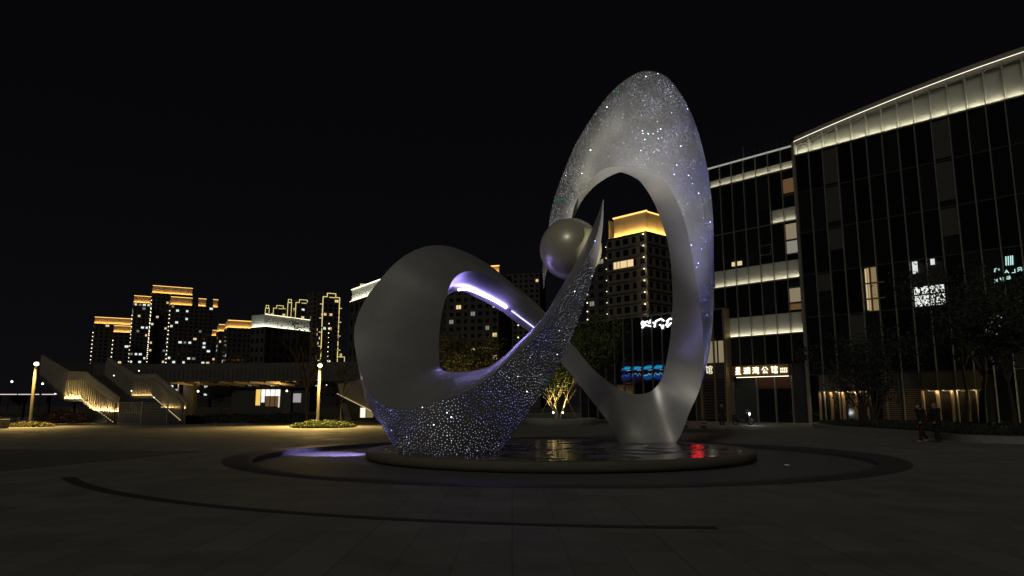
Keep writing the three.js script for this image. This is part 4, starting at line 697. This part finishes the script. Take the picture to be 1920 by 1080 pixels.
{
  const a = on([-37.23,5.11,-57]), b = on([-15.15,4.63,-57.5]), c = on([-39.22,5.2,-86], -0.3);
  lampPost('lit column lamp with glowing head left of the stairs', a[0], a[2], 5.0, 480);
  lampPost('lit column lamp standing in the round shrub bed left of the sculpture', b[0], b[2], 4.9, 950);
  const t = thing('plaza_lamp', 'thin distant lamp post right of the stairs in front of the walkway', 'street lamp', c, 0, 'column lamps on the plaza edge');
  part('post', new THREE.CylinderGeometry(0.07, 0.1, 5.2, 10).translate(0, 2.6, 0), std([0.4, 0.38, 0.33], 0.6), t);
  part('lamp_head', new THREE.SphereGeometry(0.2, 12, 8).scale(1, 0.7, 1).translate(0, 5.2, 0), M.lampHead, t);
  pointLight('lamp_light', t, V(0, 5.0, 0.25), RGB(1, 0.85, 0.6), 12, 6);
}

// ---------- trees and planting ----------
const leafGeo = (list, size, R) => { // many small pointed leaf faces in one crown
  const p = [], v = V(0, 0, 0), a = V(0, 0, 0), b = V(0, 0, 0);
  for (const c of list) {
    a.set(R() - 0.5, R() - 0.5, R() - 0.5).normalize(); v.set(R() - 0.5, R() - 0.5, R() - 0.5); b.copy(a).cross(v).normalize();
    const s = size * (0.6 + 0.8 * R()), w = s * 0.42;
    for (const [i, j] of [[0, 0], [0.5, 1], [1, 0], [0, 0], [1, 0], [0.5, -1]]) p.push(c.x + a.x * s * (i - 0.5) + b.x * w * j, c.y + a.y * s * (i - 0.5) + b.y * w * j, c.z + a.z * s * (i - 0.5) + b.z * w * j);
  }
  const g = new THREE.BufferGeometry(); g.setAttribute('position', new THREE.Float32BufferAttribute(p, 3)); g.computeVertexNormals(); return g;
};
function tree(name, label, x, z, o) {
  const t = thing(name, label, 'tree', [x, o.y ?? 0, z], 0, o.group), R = rng(o.seed), wood = [], tips = [], h = o.h;
  const limb = (a, d, len, r, lv) => {
    const n = 4, pts = [a.clone()]; const dir = d.clone();
    for (let i = 0; i < n; i++) { dir.add(V(R() - 0.5, (R() - 0.3) * 0.5, R() - 0.5).multiplyScalar(0.28)).normalize(); pts.push(pts[i].clone().addScaledVector(dir, len / n)); }
    for (let i = 0; i < n; i++) wood.push(rod(pts[i], pts[i + 1], r * (1 - 0.18 * i), r * (1 - 0.18 * (i + 1)), lv > 1 ? 5 : 8));
    if (lv >= (o.levels ?? 3)) { tips.push(...pts.slice(1)); return; }
    if (lv === (o.levels ?? 3) - 1) tips.push(...pts.slice(2));
    const k = lv === 0 ? o.limbs ?? 5 : 3;
    for (let i = 0; i < k; i++) {
      const at = pts[lv === 0 && !o.stems ? n - (i % 3 === 0 ? 0 : 1) : 1 + Math.floor(R() * n)], an = (i / k + R() * 0.3) * Math.PI * 2, sp = o.spread ?? 0.8;
      limb(at, dir.clone().multiplyScalar(1.0).add(V(Math.cos(an) * sp, 0.25 + 0.2 * R(), Math.sin(an) * sp)).normalize(), len * (lv === 0 ? o.limbK ?? 0.75 : 0.62), r * 0.5, lv + 1);
    }
  };
  const stems = o.stems ?? 1;
  for (let s = 0; s < stems; s++) { const an = (s / stems) * 6.28 + 0.5, k = stems > 1 ? o.lean ?? 0.35 : 0.04; limb(V(Math.cos(an) * (stems > 1 ? 0.18 : 0), 0, Math.sin(an) * (stems > 1 ? 0.18 : 0)), V(Math.cos(an) * k, 1, Math.sin(an) * k).normalize(), h * (o.trunk ?? 0.4), (o.r ?? 0.14), 0); }
  part('trunk', merge(wood), o.bark ?? M.bark, t);
  const list = [], n = o.leaves;
  for (let i = 0; i < n; i++) { const c = tips[Math.floor(R() * tips.length)], s = o.clump ?? 0.55; const g = () => (R() + R() + R() - 1.5) * s; list.push(V(c.x + g() * 1.2, c.y + g(), c.z + g() * 1.2)); }
  if (n) part('crown', leafGeo(list, o.leaf ?? 0.16, R), o.mat ?? M.leafDark, t);
  return t;
}
const gp = (p) => [p[0], p[2]];
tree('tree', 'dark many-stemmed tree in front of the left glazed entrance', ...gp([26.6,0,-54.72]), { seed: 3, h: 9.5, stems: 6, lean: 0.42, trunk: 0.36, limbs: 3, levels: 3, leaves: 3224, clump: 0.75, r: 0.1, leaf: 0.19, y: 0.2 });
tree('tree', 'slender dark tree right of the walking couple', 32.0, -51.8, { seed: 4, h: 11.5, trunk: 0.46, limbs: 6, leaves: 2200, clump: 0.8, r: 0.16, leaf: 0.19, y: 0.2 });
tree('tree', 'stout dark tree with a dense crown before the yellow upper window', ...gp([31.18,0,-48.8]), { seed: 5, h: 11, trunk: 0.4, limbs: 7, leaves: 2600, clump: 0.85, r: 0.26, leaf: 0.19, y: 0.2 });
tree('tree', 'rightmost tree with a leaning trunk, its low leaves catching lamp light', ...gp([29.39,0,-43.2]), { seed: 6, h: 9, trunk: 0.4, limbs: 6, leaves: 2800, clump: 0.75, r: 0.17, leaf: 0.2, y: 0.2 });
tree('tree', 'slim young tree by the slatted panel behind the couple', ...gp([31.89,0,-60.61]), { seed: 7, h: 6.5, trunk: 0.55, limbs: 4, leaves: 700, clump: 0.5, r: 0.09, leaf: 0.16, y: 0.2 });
pointLight('garden_lamp_light', null, V(38, 2.6, -49.2), RGB(1, 0.95, 0.5), 30, 4);
{ const g = thing('garden_lamp', 'low garden lamp half hidden among leaves at the right edge', 'lamp', [38, 0, -49.2]); part('stake', new THREE.CylinderGeometry(0.03, 0.03, 2.5, 8).translate(0, 1.25, 0), M.dark, g); part('lamp_head', new THREE.SphereGeometry(0.12, 10, 8).translate(0, 2.6, 0), M.dotLamp, g); }
// the uplit tree in its round planter, with stakes and two ground spots
{
  const [tx, , tz] = [3.85,0,-60.61];
  const pl = thing('round_planter', 'low round pale stone planter under the uplit tree behind the sculpture', 'planter', [tx + 0.2, 0, tz - 1.2]);
  part('planter_wall', new THREE.LatheGeometry([[2.7, 0], [3.0, 0], [3.02, 0.5], [2.98, 0.55], [2.72, 0.55], [2.7, 0.45]].map(([a, b]) => new THREE.Vector2(a, b)), 64), M.concrete, pl);
  part('soil', new THREE.CircleGeometry(2.72, 48).rotateX(-Math.PI / 2).translate(0, 0.46, 0), M.soil, pl);
  const t = tree('tree', 'uplit tree with golden stems and wooden stakes in the round planter', tx, tz - 1.2, { seed: 14, h: 9.5, stems: 5, lean: 0.4, trunk: 0.34, limbs: 4, leaves: 6200, clump: 0.62, r: 0.085, leaf: 0.17, mat: M.leaf, y: 0.45, bark: std([0.34, 0.27, 0.15], 0.9, 0, { bumpMap: rep(bumpTex, 1.5), bumpScale: 0.01 }) });
  for (const [a, b] of [[-1.6, 0.8], [1.5, 0.9], [0.3, -1.6], [-0.4, 1.5]]) part('stake', rod(V(a, 0, b), V(a * 0.16, 2.9, b * 0.16), 0.045, 0.035), M.wood, t);
  [[-0.42, 'left'], [0.36, 'right']].forEach(([dx, s]) => {
    const sp = thing('garden_spotlight', s + ' one of two small spotlights at the foot of the uplit tree', 'spotlight', [tx + dx, 0.46, tz - 0.5], 0, 'spotlights under the uplit tree');
    part('spike', new THREE.CylinderGeometry(0.02, 0.02, 0.5, 6).translate(0, 0.25, 0), M.dark, sp); part('lamp_lens', new THREE.SphereGeometry(0.085, 10, 8).translate(0, 0.55, 0), M.dotWhite, sp);
    pointLight('spot_beam', sp, V(0, 0.68, -0.06), RGB(1, 0.78, 0.3), 38, 3, { angle: 0.75, at: V(-dx * 0.6, 5, -0.9) });
  });
}
tree('tree', 'green leafy tree behind the crossing of the sculpture, left of the podium', ...gp([7.08,1.13,-66]), { seed: 15, h: 11.5, trunk: 0.36, limbs: 7, leaves: 6000, clump: 0.8, r: 0.16, leaf: 0.2, mat: M.leaf });
tree('tree', 'golden-lit tree seen through the left loop', ...gp([-4.94,1.07,-74]), { seed: 16, h: 10.5, trunk: 0.36, limbs: 7, leaves: 8000, clump: 0.8, r: 0.15, leaf: 0.22, mat: M.leafGold });
tree('tree', 'dim tree right of the golden-lit one inside the left loop', ...gp([-2.03,1.03,-80]), { seed: 17, h: 8, trunk: 0.36, limbs: 6, leaves: 5000, clump: 0.8, r: 0.15, leaf: 0.22, mat: M.leafGold });
tree('tree', 'nearly bare willow-like tree behind the lamp in the shrub bed', ...gp([-17.27,0.27,-62]), { seed: 18, h: 12, trunk: 0.3, limbs: 8, leaves: 500, clump: 0.5, r: 0.17, leaf: 0.16, spread: 0.6, limbK: 0.95 });
tree('tree', 'slim staked tree leaning right of the lamp in the shrub bed', ...gp([-13.89,0.31,-60]), { seed: 19, h: 6.5, trunk: 0.4, limbs: 5, leaves: 260, clump: 0.5, r: 0.07, leaf: 0.15, spread: 0.7 });
pointLight('tree_spot_light', null, V(-5.04,0.69,-71), RGB(1, 0.76, 0.25), 60, 3, { angle: 0.8, at: V(-5.01,8.05,-74) });
{ const s = thing('garden_spotlight', 'spotlight under the golden-lit tree behind the left loop', 'spotlight', [-5.04,0.28,-71]); s.position.y = 0; part('lamp_lens', new THREE.SphereGeometry(0.1, 10, 8).translate(0, 0.1, 0), M.dotLamp, s); part('base', new THREE.CylinderGeometry(0.1, 0.12, 0.06, 12).translate(0, 0.03, 0), M.dark, s); }
const shrubs = (name, label, [x, , z], rx, rz, h, n, mat, seed, leaf = 0.12) => {
  const t = thing(name, label, 'shrubs', [x, 0, z]), R = rng(seed), L = [];
  for (let i = 0; i < n; i++) { const a = R() * 6.283, r = Math.sqrt(R()), u = Math.cos(a) * r, v = Math.sin(a) * r, top = h * Math.sqrt(Math.max(0, 1 - r * r)) * (0.7 + 0.3 * N3(u * 4, v * 4, seed)); L.push(V(u * rx, 0.05 + top * (0.35 + 0.65 * R()), v * rz)); }
  part('foliage', leafGeo(L, leaf, R), mat, t).userData.kind = 'stuff';
  part('soil', new THREE.SphereGeometry(1, 24, 8, 0, Math.PI * 2, 0, Math.PI / 2).scale(rx * 0.94, h * 0.6, rz * 0.94), M.soil, t); return t;
};
shrubs('shrub_bed', 'low clipped yellow-green shrub bed round the lamp left of the sculpture', [-13.95,0,-54.72], 2.4, 2.4, 0.6, 9000, M.leaf, 31, 0.1);
shrubs('shrub_bed', 'low grassy tuft beside the left lamp and the concrete seat', [-36.59,0,-56.08], 1.9, 0.9, 0.45, 2600, M.leafGold, 32);
shrubs('shrub_bed', 'dark reddish shrubs under the stairs landing', [-41.42,0.14,-68], 2.6, 1.4, 1.5, 6000, M.leafRed, 33, 0.16);
shrubs('shrub_bed', 'small bright green bush just right of the stairs', [-29.22,0.16,-67], 1.0, 0.8, 0.95, 1800, M.leaf, 34);
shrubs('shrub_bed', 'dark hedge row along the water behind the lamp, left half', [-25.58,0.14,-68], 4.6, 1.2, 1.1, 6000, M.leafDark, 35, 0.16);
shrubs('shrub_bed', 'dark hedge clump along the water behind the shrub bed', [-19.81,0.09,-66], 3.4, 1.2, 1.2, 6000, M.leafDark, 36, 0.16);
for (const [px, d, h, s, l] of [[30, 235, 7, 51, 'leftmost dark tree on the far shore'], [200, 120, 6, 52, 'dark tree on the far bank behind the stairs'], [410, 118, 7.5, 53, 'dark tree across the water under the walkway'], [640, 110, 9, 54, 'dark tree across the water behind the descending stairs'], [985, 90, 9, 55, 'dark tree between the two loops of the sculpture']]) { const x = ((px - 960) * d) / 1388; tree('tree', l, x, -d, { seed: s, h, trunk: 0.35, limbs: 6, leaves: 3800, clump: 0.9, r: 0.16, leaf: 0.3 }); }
{ // raised lawn on the right, with its pale kerb
  const lawn = thing('raised_lawn', 'raised dark lawn bed with a pale curved kerb in front of the right building', 'planting bed');
  const P = [[22.85,0,-56.08], [20.69,0,-47.77], [20.8,0,-42.39], [20.72,0,-36.86], [19.97,0,-32.62], [21.43,0,-30.85], [24.09,0,-30.43], [38.76,0,-48.8], [31.66,0,-52.19], [29.43,0,-59.02], [26.28,0,-60.61]].map((p) => [p[0], p[2]]);
  const cv = new THREE.CatmullRomCurve3(P.map(([x, z]) => V(x, 0, z)), true, 'centripetal').getPoints(120);
  part('kerb', hull(cv.map((p) => [p.x, p.z]), [0, 0.3]), M.concrete, lawn);
  const c = cv.reduce((a, p) => a.add(p), V(0, 0, 0)).multiplyScalar(1 / cv.length), inner = cv.map((p) => p.clone().lerp(c, 0.05));
  part('turf_base', hull(inner.map((p) => [p.x, p.z]), [0.28, 0.33]), M.soil, lawn);
  const R = rng(61), L = [], tri = P.map(([x, z]) => V(x, 0, z)).map((p) => p.lerp(c, 0.06));
  for (let i = 0; i < 16000; i++) { const k = Math.floor(R() * tri.length), a = tri[k], b = tri[(k + 1) % tri.length]; let u = R(), v = R(); if (u + v > 1) { u = 1 - u; v = 1 - v; } L.push(V(c.x + (a.x - c.x) * u + (b.x - c.x) * v, 0.36 + 0.1 * R(), c.z + (a.z - c.z) * u + (b.z - c.z) * v)); }
  part('grass', leafGeo(L, 0.14, R), M.leafDark, lawn).userData.kind = 'stuff';
}
// ---------- street furniture ----------
{
  const b = thing('concrete_seat', 'pale concrete block seat cut by the left edge of the view', 'bench', [-36.64,0,-52.19]);
  part('block', new RoundedBoxGeometry(1.6, 0.62, 0.9, 3, 0.04).translate(0, 0.33, 0), M.concrete, b); part('plinth', box(1.4, 0.04, 0.7, 0, 0.02, 0), M.dark, b);
  const bo = thing('bollard', 'dark bollard with pale bands, right of the arch foot', 'bollard', [13.26,0,-51.01], 0, 'bollards right of the sculpture');
  part('post', new THREE.LatheGeometry([[0, 0], [0.2, 0], [0.2, 0.05], [0.15, 0.07], [0.15, 0.6], [0.12, 0.66], [0, 0.68]].map(([x, y]) => new THREE.Vector2(x, y)), 24), std([0.05, 0.035, 0.035], 0.5), bo);
  for (const y of [0.3, 0.5]) part('reflective_band', new THREE.CylinderGeometry(0.154, 0.154, 0.07, 24, 1, true).translate(0, y, 0), std([0.6, 0.55, 0.5], 0.3), bo);
  const c = bo.clone(); c.name = numbered('bollard'); c.position.set(12.25,0,-52.19); c.userData = { ...bo.userData, label: 'dark bollard nearest the arch foot of the sculpture' }; scene.add(c);
}
{ // scooter with its headlight on
  const s = thing('scooter', 'dark motor scooter with a bright round headlight parked before the shop', 'scooter', [18.97,0,-60.61], -0.5), blk = std([0.02, 0.02, 0.022], 0.4);
  s.position.z += 0; const W = (x) => { const w = new THREE.Group(); w.name = 'wheel'; s.add(w); part('tyre', new THREE.TorusGeometry(0.21, 0.05, 10, 24).translate(x, 0.26, 0), M.dark, w); part('rim', new THREE.CylinderGeometry(0.15, 0.15, 0.05, 16).rotateX(Math.PI / 2).translate(x, 0.26, 0), M.steel, w); };
  W(0.62); W(-0.6);
  const tub = (pts, r) => new THREE.TubeGeometry(new THREE.CatmullRomCurve3(pts.map((p) => V(...p))), 20, r, 8);
  part('body', merge([tub([[-0.85, 0.6, 0], [-0.4, 0.55, 0], [-0.05, 0.3, 0], [0.3, 0.3, 0], [0.45, 0.7, 0], [0.42, 0.95, 0]], 0.13), tub([[0.62, 0.26, 0.08], [0.5, 0.7, 0.06], [0.42, 0.95, 0]], 0.03), new RoundedBoxGeometry(0.4, 0.42, 0.32, 3, 0.08).translate(-0.5, 0.5, 0)].map((g) => g)), blk, s);
  part('seat', new RoundedBoxGeometry(0.75, 0.12, 0.3, 3, 0.05).translate(-0.45, 0.78, 0), M.dark, s); part('handlebar', tub([[0.36, 1.0, -0.34], [0.42, 1.02, 0], [0.36, 1.0, 0.34]], 0.02), M.steel, s);
  part('headlight', new THREE.SphereGeometry(0.12, 14, 10).scale(0.6, 1, 1).translate(0.56, 0.9, 0), glow([0.92, 1, 1], 4), s);
  part('windscreen', new RoundedBoxGeometry(0.03, 0.3, 0.36, 2, 0.01).translate(0.5, 1.15, 0), M.glass, s); part('mirror', merge([box(0.02, 0.08, 0.12, 0.36, 1.2, -0.4), box(0.02, 0.08, 0.12, 0.36, 1.2, 0.4)]), M.dark, s);
  pointLight('headlight_beam', s, V(0.72, 0.9, 0), RGB(0.92, 1, 1), 3, 3);
}
// ---------- people ----------
function field(bones, cell, pad = 0.06, blend = 0.05) { // one smooth surface round tapered bones [a, b, ra, rb]
  const lo = V(1e9, 1e9, 1e9), hi = V(-1e9, -1e9, -1e9);
  for (const [a, b, ra, rb] of bones) { for (const [p, r] of [[a, ra], [b, rb]]) { lo.min(p.clone().subScalar(r + pad)); hi.max(p.clone().addScalar(r + pad)); } }
  const size = Math.max(hi.x - lo.x, hi.y - lo.y, hi.z - lo.z), n = Math.min(110, Math.max(24, Math.ceil(size / cell))), c = lo.clone().add(hi).multiplyScalar(0.5), half = size / 2;
  const mc = new MarchingCubes(n, new THREE.MeshBasicMaterial(), false, false, 200000); mc.isolation = 0;
  const p = V(0, 0, 0), bs = bones.map(([a, b, ra, rb]) => ({ a, d: b.clone().sub(a), l2: Math.max(1e-9, b.distanceToSquared(a)), ra, rb }));
  for (let k = 0; k < n; k++) for (let j = 0; j < n; j++) for (let i = 0; i < n; i++) {
    p.set(c.x + ((i - n / 2) / (n / 2)) * half, c.y + ((j - n / 2) / (n / 2)) * half, c.z + ((k - n / 2) / (n / 2)) * half);
    let m = 0;
    for (const o of bs) { const ax = p.x - o.a.x, ay = p.y - o.a.y, az = p.z - o.a.z, t = Math.min(1, Math.max(0, (ax * o.d.x + ay * o.d.y + az * o.d.z) / o.l2)), q = Math.hypot(ax - o.d.x * t, ay - o.d.y * t, az - o.d.z * t) - (o.ra + (o.rb - o.ra) * t); if (q < 0.4) m += Math.exp(-q / blend * 2.2); }
    mc.field[k * n * n + j * n + i] = m > 0 ? Math.log(m) * blend / 2.2 : -0.4;
  }
  mc.update();
  const cnt = mc.count, g = new THREE.BufferGeometry();
  g.setAttribute('position', new THREE.BufferAttribute(Float32Array.from(mc.positionArray.subarray(0, cnt * 3)), 3)); g.setAttribute('normal', new THREE.BufferAttribute(Float32Array.from(mc.normalArray.subarray(0, cnt * 3)), 3));
  return g.scale(half, half, half).translate(c.x, c.y, c.z);
}
function person(label, pos, turn, o) { // faces local +x; h about 1.7
  const t = thing('person', label, 'person', pos, turn), J = o.J, v = (a) => V(...a), q = o.cell ?? 0.018;
  const skin = std([0.3, 0.19, 0.13], 0.6), [nk, hd, ch, pv] = [v(J.neck), v(J.head), v(J.chest), v(J.pelvis)];
  const bones = [[pv, ch, 0.13, 0.14], [ch, nk, 0.13, 0.06], [nk, hd, 0.052, 0.05]];
  const head = [[hd.clone().add(V(-0.02, 0.06, 0)), hd.clone().add(V(0.0, 0.0, 0)), 0.098, 0.08], [hd.clone().add(V(0.05, -0.06, 0)), hd.clone().add(V(0.055, -0.03, 0)), 0.05, 0.055], [hd.clone().add(V(0.095, 0.0, 0)), hd.clone().add(V(0.11, -0.015, 0)), 0.014, 0.017], [hd.clone().add(V(0, 0, -0.09)), hd.clone().add(V(0, -0.03, -0.09)), 0.018, 0.012], [hd.clone().add(V(0, 0, 0.09)), hd.clone().add(V(0, -0.03, 0.09)), 0.018, 0.012]];
  const arms = [], legs = [], shoes = [], hands = [];
  for (const s of ['l', 'r']) {
    const [S, E, Wr, H, K, A] = [J['sh' + s], J['el' + s], J['wr' + s], J['hip' + s], J['kn' + s], J['an' + s]].map(v);
    arms.push([ch.clone().add(V(0, 0.12, 0)), S, 0.09, 0.075], [S, E, 0.062, 0.048], [E, Wr, 0.045, 0.033]);
    legs.push([pv, H, 0.12, 0.105], [H, K, 0.098, 0.065], [K, A, 0.062, 0.043]);
    const toe = V(...(J['toe' + s])); shoes.push([A.clone().add(V(-0.03, -0.04, 0)), toe, 0.052, 0.042], [A, A.clone().add(V(-0.02, -0.05, 0)), 0.05, 0.052]);
    const d = Wr.clone().sub(E).normalize(), sd = V(0, 0, 1).cross(d).normalize().multiplyScalar(1);
    const hand = [[Wr, Wr.clone().addScaledVector(d, 0.07), 0.03, 0.036]];
    for (let f = 0; f < 4; f++) { const b = Wr.clone().addScaledVector(d, 0.08).addScaledVector(sd, (f - 1.5) * 0.02), l = [0.066, 0.075, 0.07, 0.055][f], m = b.clone().addScaledVector(d, l * 0.55), e = m.clone().addScaledVector(d, l * 0.4).addScaledVector(V(0, 0, s === 'l' ? -1 : 1), -0.018); hand.push([b, m, 0.0095, 0.009], [m, e, 0.009, 0.008]); }
    const tb = Wr.clone().addScaledVector(d, 0.03).addScaledVector(sd, -0.03); hand.push([tb, tb.clone().addScaledVector(sd, -0.025).addScaledVector(d, 0.035), 0.011, 0.01], [tb.clone().addScaledVector(sd, -0.025).addScaledVector(d, 0.035), tb.clone().addScaledVector(sd, -0.03).addScaledVector(d, 0.062), 0.01, 0.009]);
    hands.push(field(hand, 0.0045, 0.02, 0.012));
  }
  part('body', merge([field([...bones, ...arms, ...legs], q), field([...head, [nk, hd, 0.052, 0.05]], 0.008, 0.03, 0.03), ...hands]), skin, t);
  const fat = (l, k) => l.map(([a, b, c, d]) => [a, b, c + k, d + k]);
  part('jacket', field([...fat([[pv.clone().add(V(0, 0.02, 0)), ch, 0.145, 0.15], [ch, nk.clone().add(V(0, -0.07, 0)), 0.14, 0.07]], 0.012), ...fat(arms, 0.017)], q), o.top, t);
  part('trousers', field([...fat(legs, 0.022), ...(o.skirt ? [[pv, v(J.knl).lerp(v(J.knr), 0.5), 0.15, 0.16]] : [])], q), o.legs, t);
  part('shoes', field(shoes, 0.014, 0.04, 0.02), o.shoe, t);
  part('hair', field([[hd.clone().add(V(-0.035, 0.075, 0)), hd.clone().add(V(-0.03, 0.02, 0)), 0.1, 0.1], [hd.clone().add(V(0.03, 0.11, 0)), hd.clone().add(V(-0.03, 0.1, 0)), 0.05, 0.07], ...(o.long ? [[hd.clone().add(V(-0.08, 0, 0)), hd.clone().add(V(-0.09, -0.16, 0)), 0.07, 0.045]] : [])], 0.01, 0.03, 0.03), std([0.012, 0.01, 0.009], 0.6), t);
  return t;
}
const walk = { neck: [0.05, 1.42, 0], head: [0.14, 1.54, 0], chest: [0.03, 1.2, 0], pelvis: [-0.03, 0.92, 0], shl: [0.03, 1.36, -0.17], ell: [0.0, 1.1, -0.2], wrl: [0.16, 0.92, -0.17], shr: [0.03, 1.36, 0.17], elr: [-0.08, 1.1, 0.21], wrr: [-0.02, 0.86, 0.2], hipl: [-0.03, 0.88, -0.09], knl: [0.14, 0.49, -0.09], anl: [0.2, 0.09, -0.09], toel: [0.37, 0.045, -0.09], hipr: [-0.03, 0.88, 0.09], knr: [-0.02, 0.47, 0.1], anr: [-0.27, 0.14, 0.1], toer: [-0.14, 0.05, 0.1] };
person('person in dark jacket and dark red trousers walking with head bowed', [18.13,0,-32.62], Math.PI + 0.15, { J: walk, top: std([0.012, 0.012, 0.014], 0.9), legs: std([0.035, 0.007, 0.009], 0.9), shoe: std([0.3, 0.24, 0.2], 0.7), long: true });
const walk2 = { ...walk, neck: [0.01, 1.47, 0], head: [0.05, 1.61, 0], chest: [0.0, 1.24, 0], shl: [0, 1.4, -0.19], shr: [0, 1.4, 0.19], elr: [-0.2, 1.16, 0.23], wrr: [-0.3, 0.95, 0.2], knl: [0.1, 0.5, -0.09], anl: [0.12, 0.09, -0.09], toel: [0.29, 0.045, -0.09], anr: [-0.2, 0.12, 0.1], toer: [-0.06, 0.05, 0.1] };
person('taller person in black walking just right of the one in red trousers', [18.77,0,-32.62], Math.PI + 0.1, { J: walk2, top: std([0.01, 0.01, 0.011], 0.9), legs: std([0.012, 0.012, 0.014], 0.9), shoe: std([0.05, 0.045, 0.05], 0.7) });
const stand = { ...walk, neck: [0.0, 1.46, 0], head: [0.03, 1.59, 0], chest: [0, 1.22, 0], knl: [0.02, 0.49, -0.12], anl: [0.0, 0.09, -0.14], toel: [0.16, 0.045, -0.15], knr: [0.02, 0.49, 0.12], anr: [0.0, 0.09, 0.14], toer: [0.16, 0.045, 0.15] };
person('person in dark clothes standing by the entrance bay beside the scooter', [17.26,0,-60.61], -1.2, { J: stand, cell: 0.03, top: std([0.014, 0.014, 0.018], 0.9), legs: std([0.01, 0.01, 0.012], 0.9), shoe: std([0.02, 0.02, 0.02], 0.7) });
// small litter on the paving

scene.traverse((o) => { if (o.isMesh) { o.castShadow = true; o.receiveShadow = true; } });
renderer.render(scene, camera);
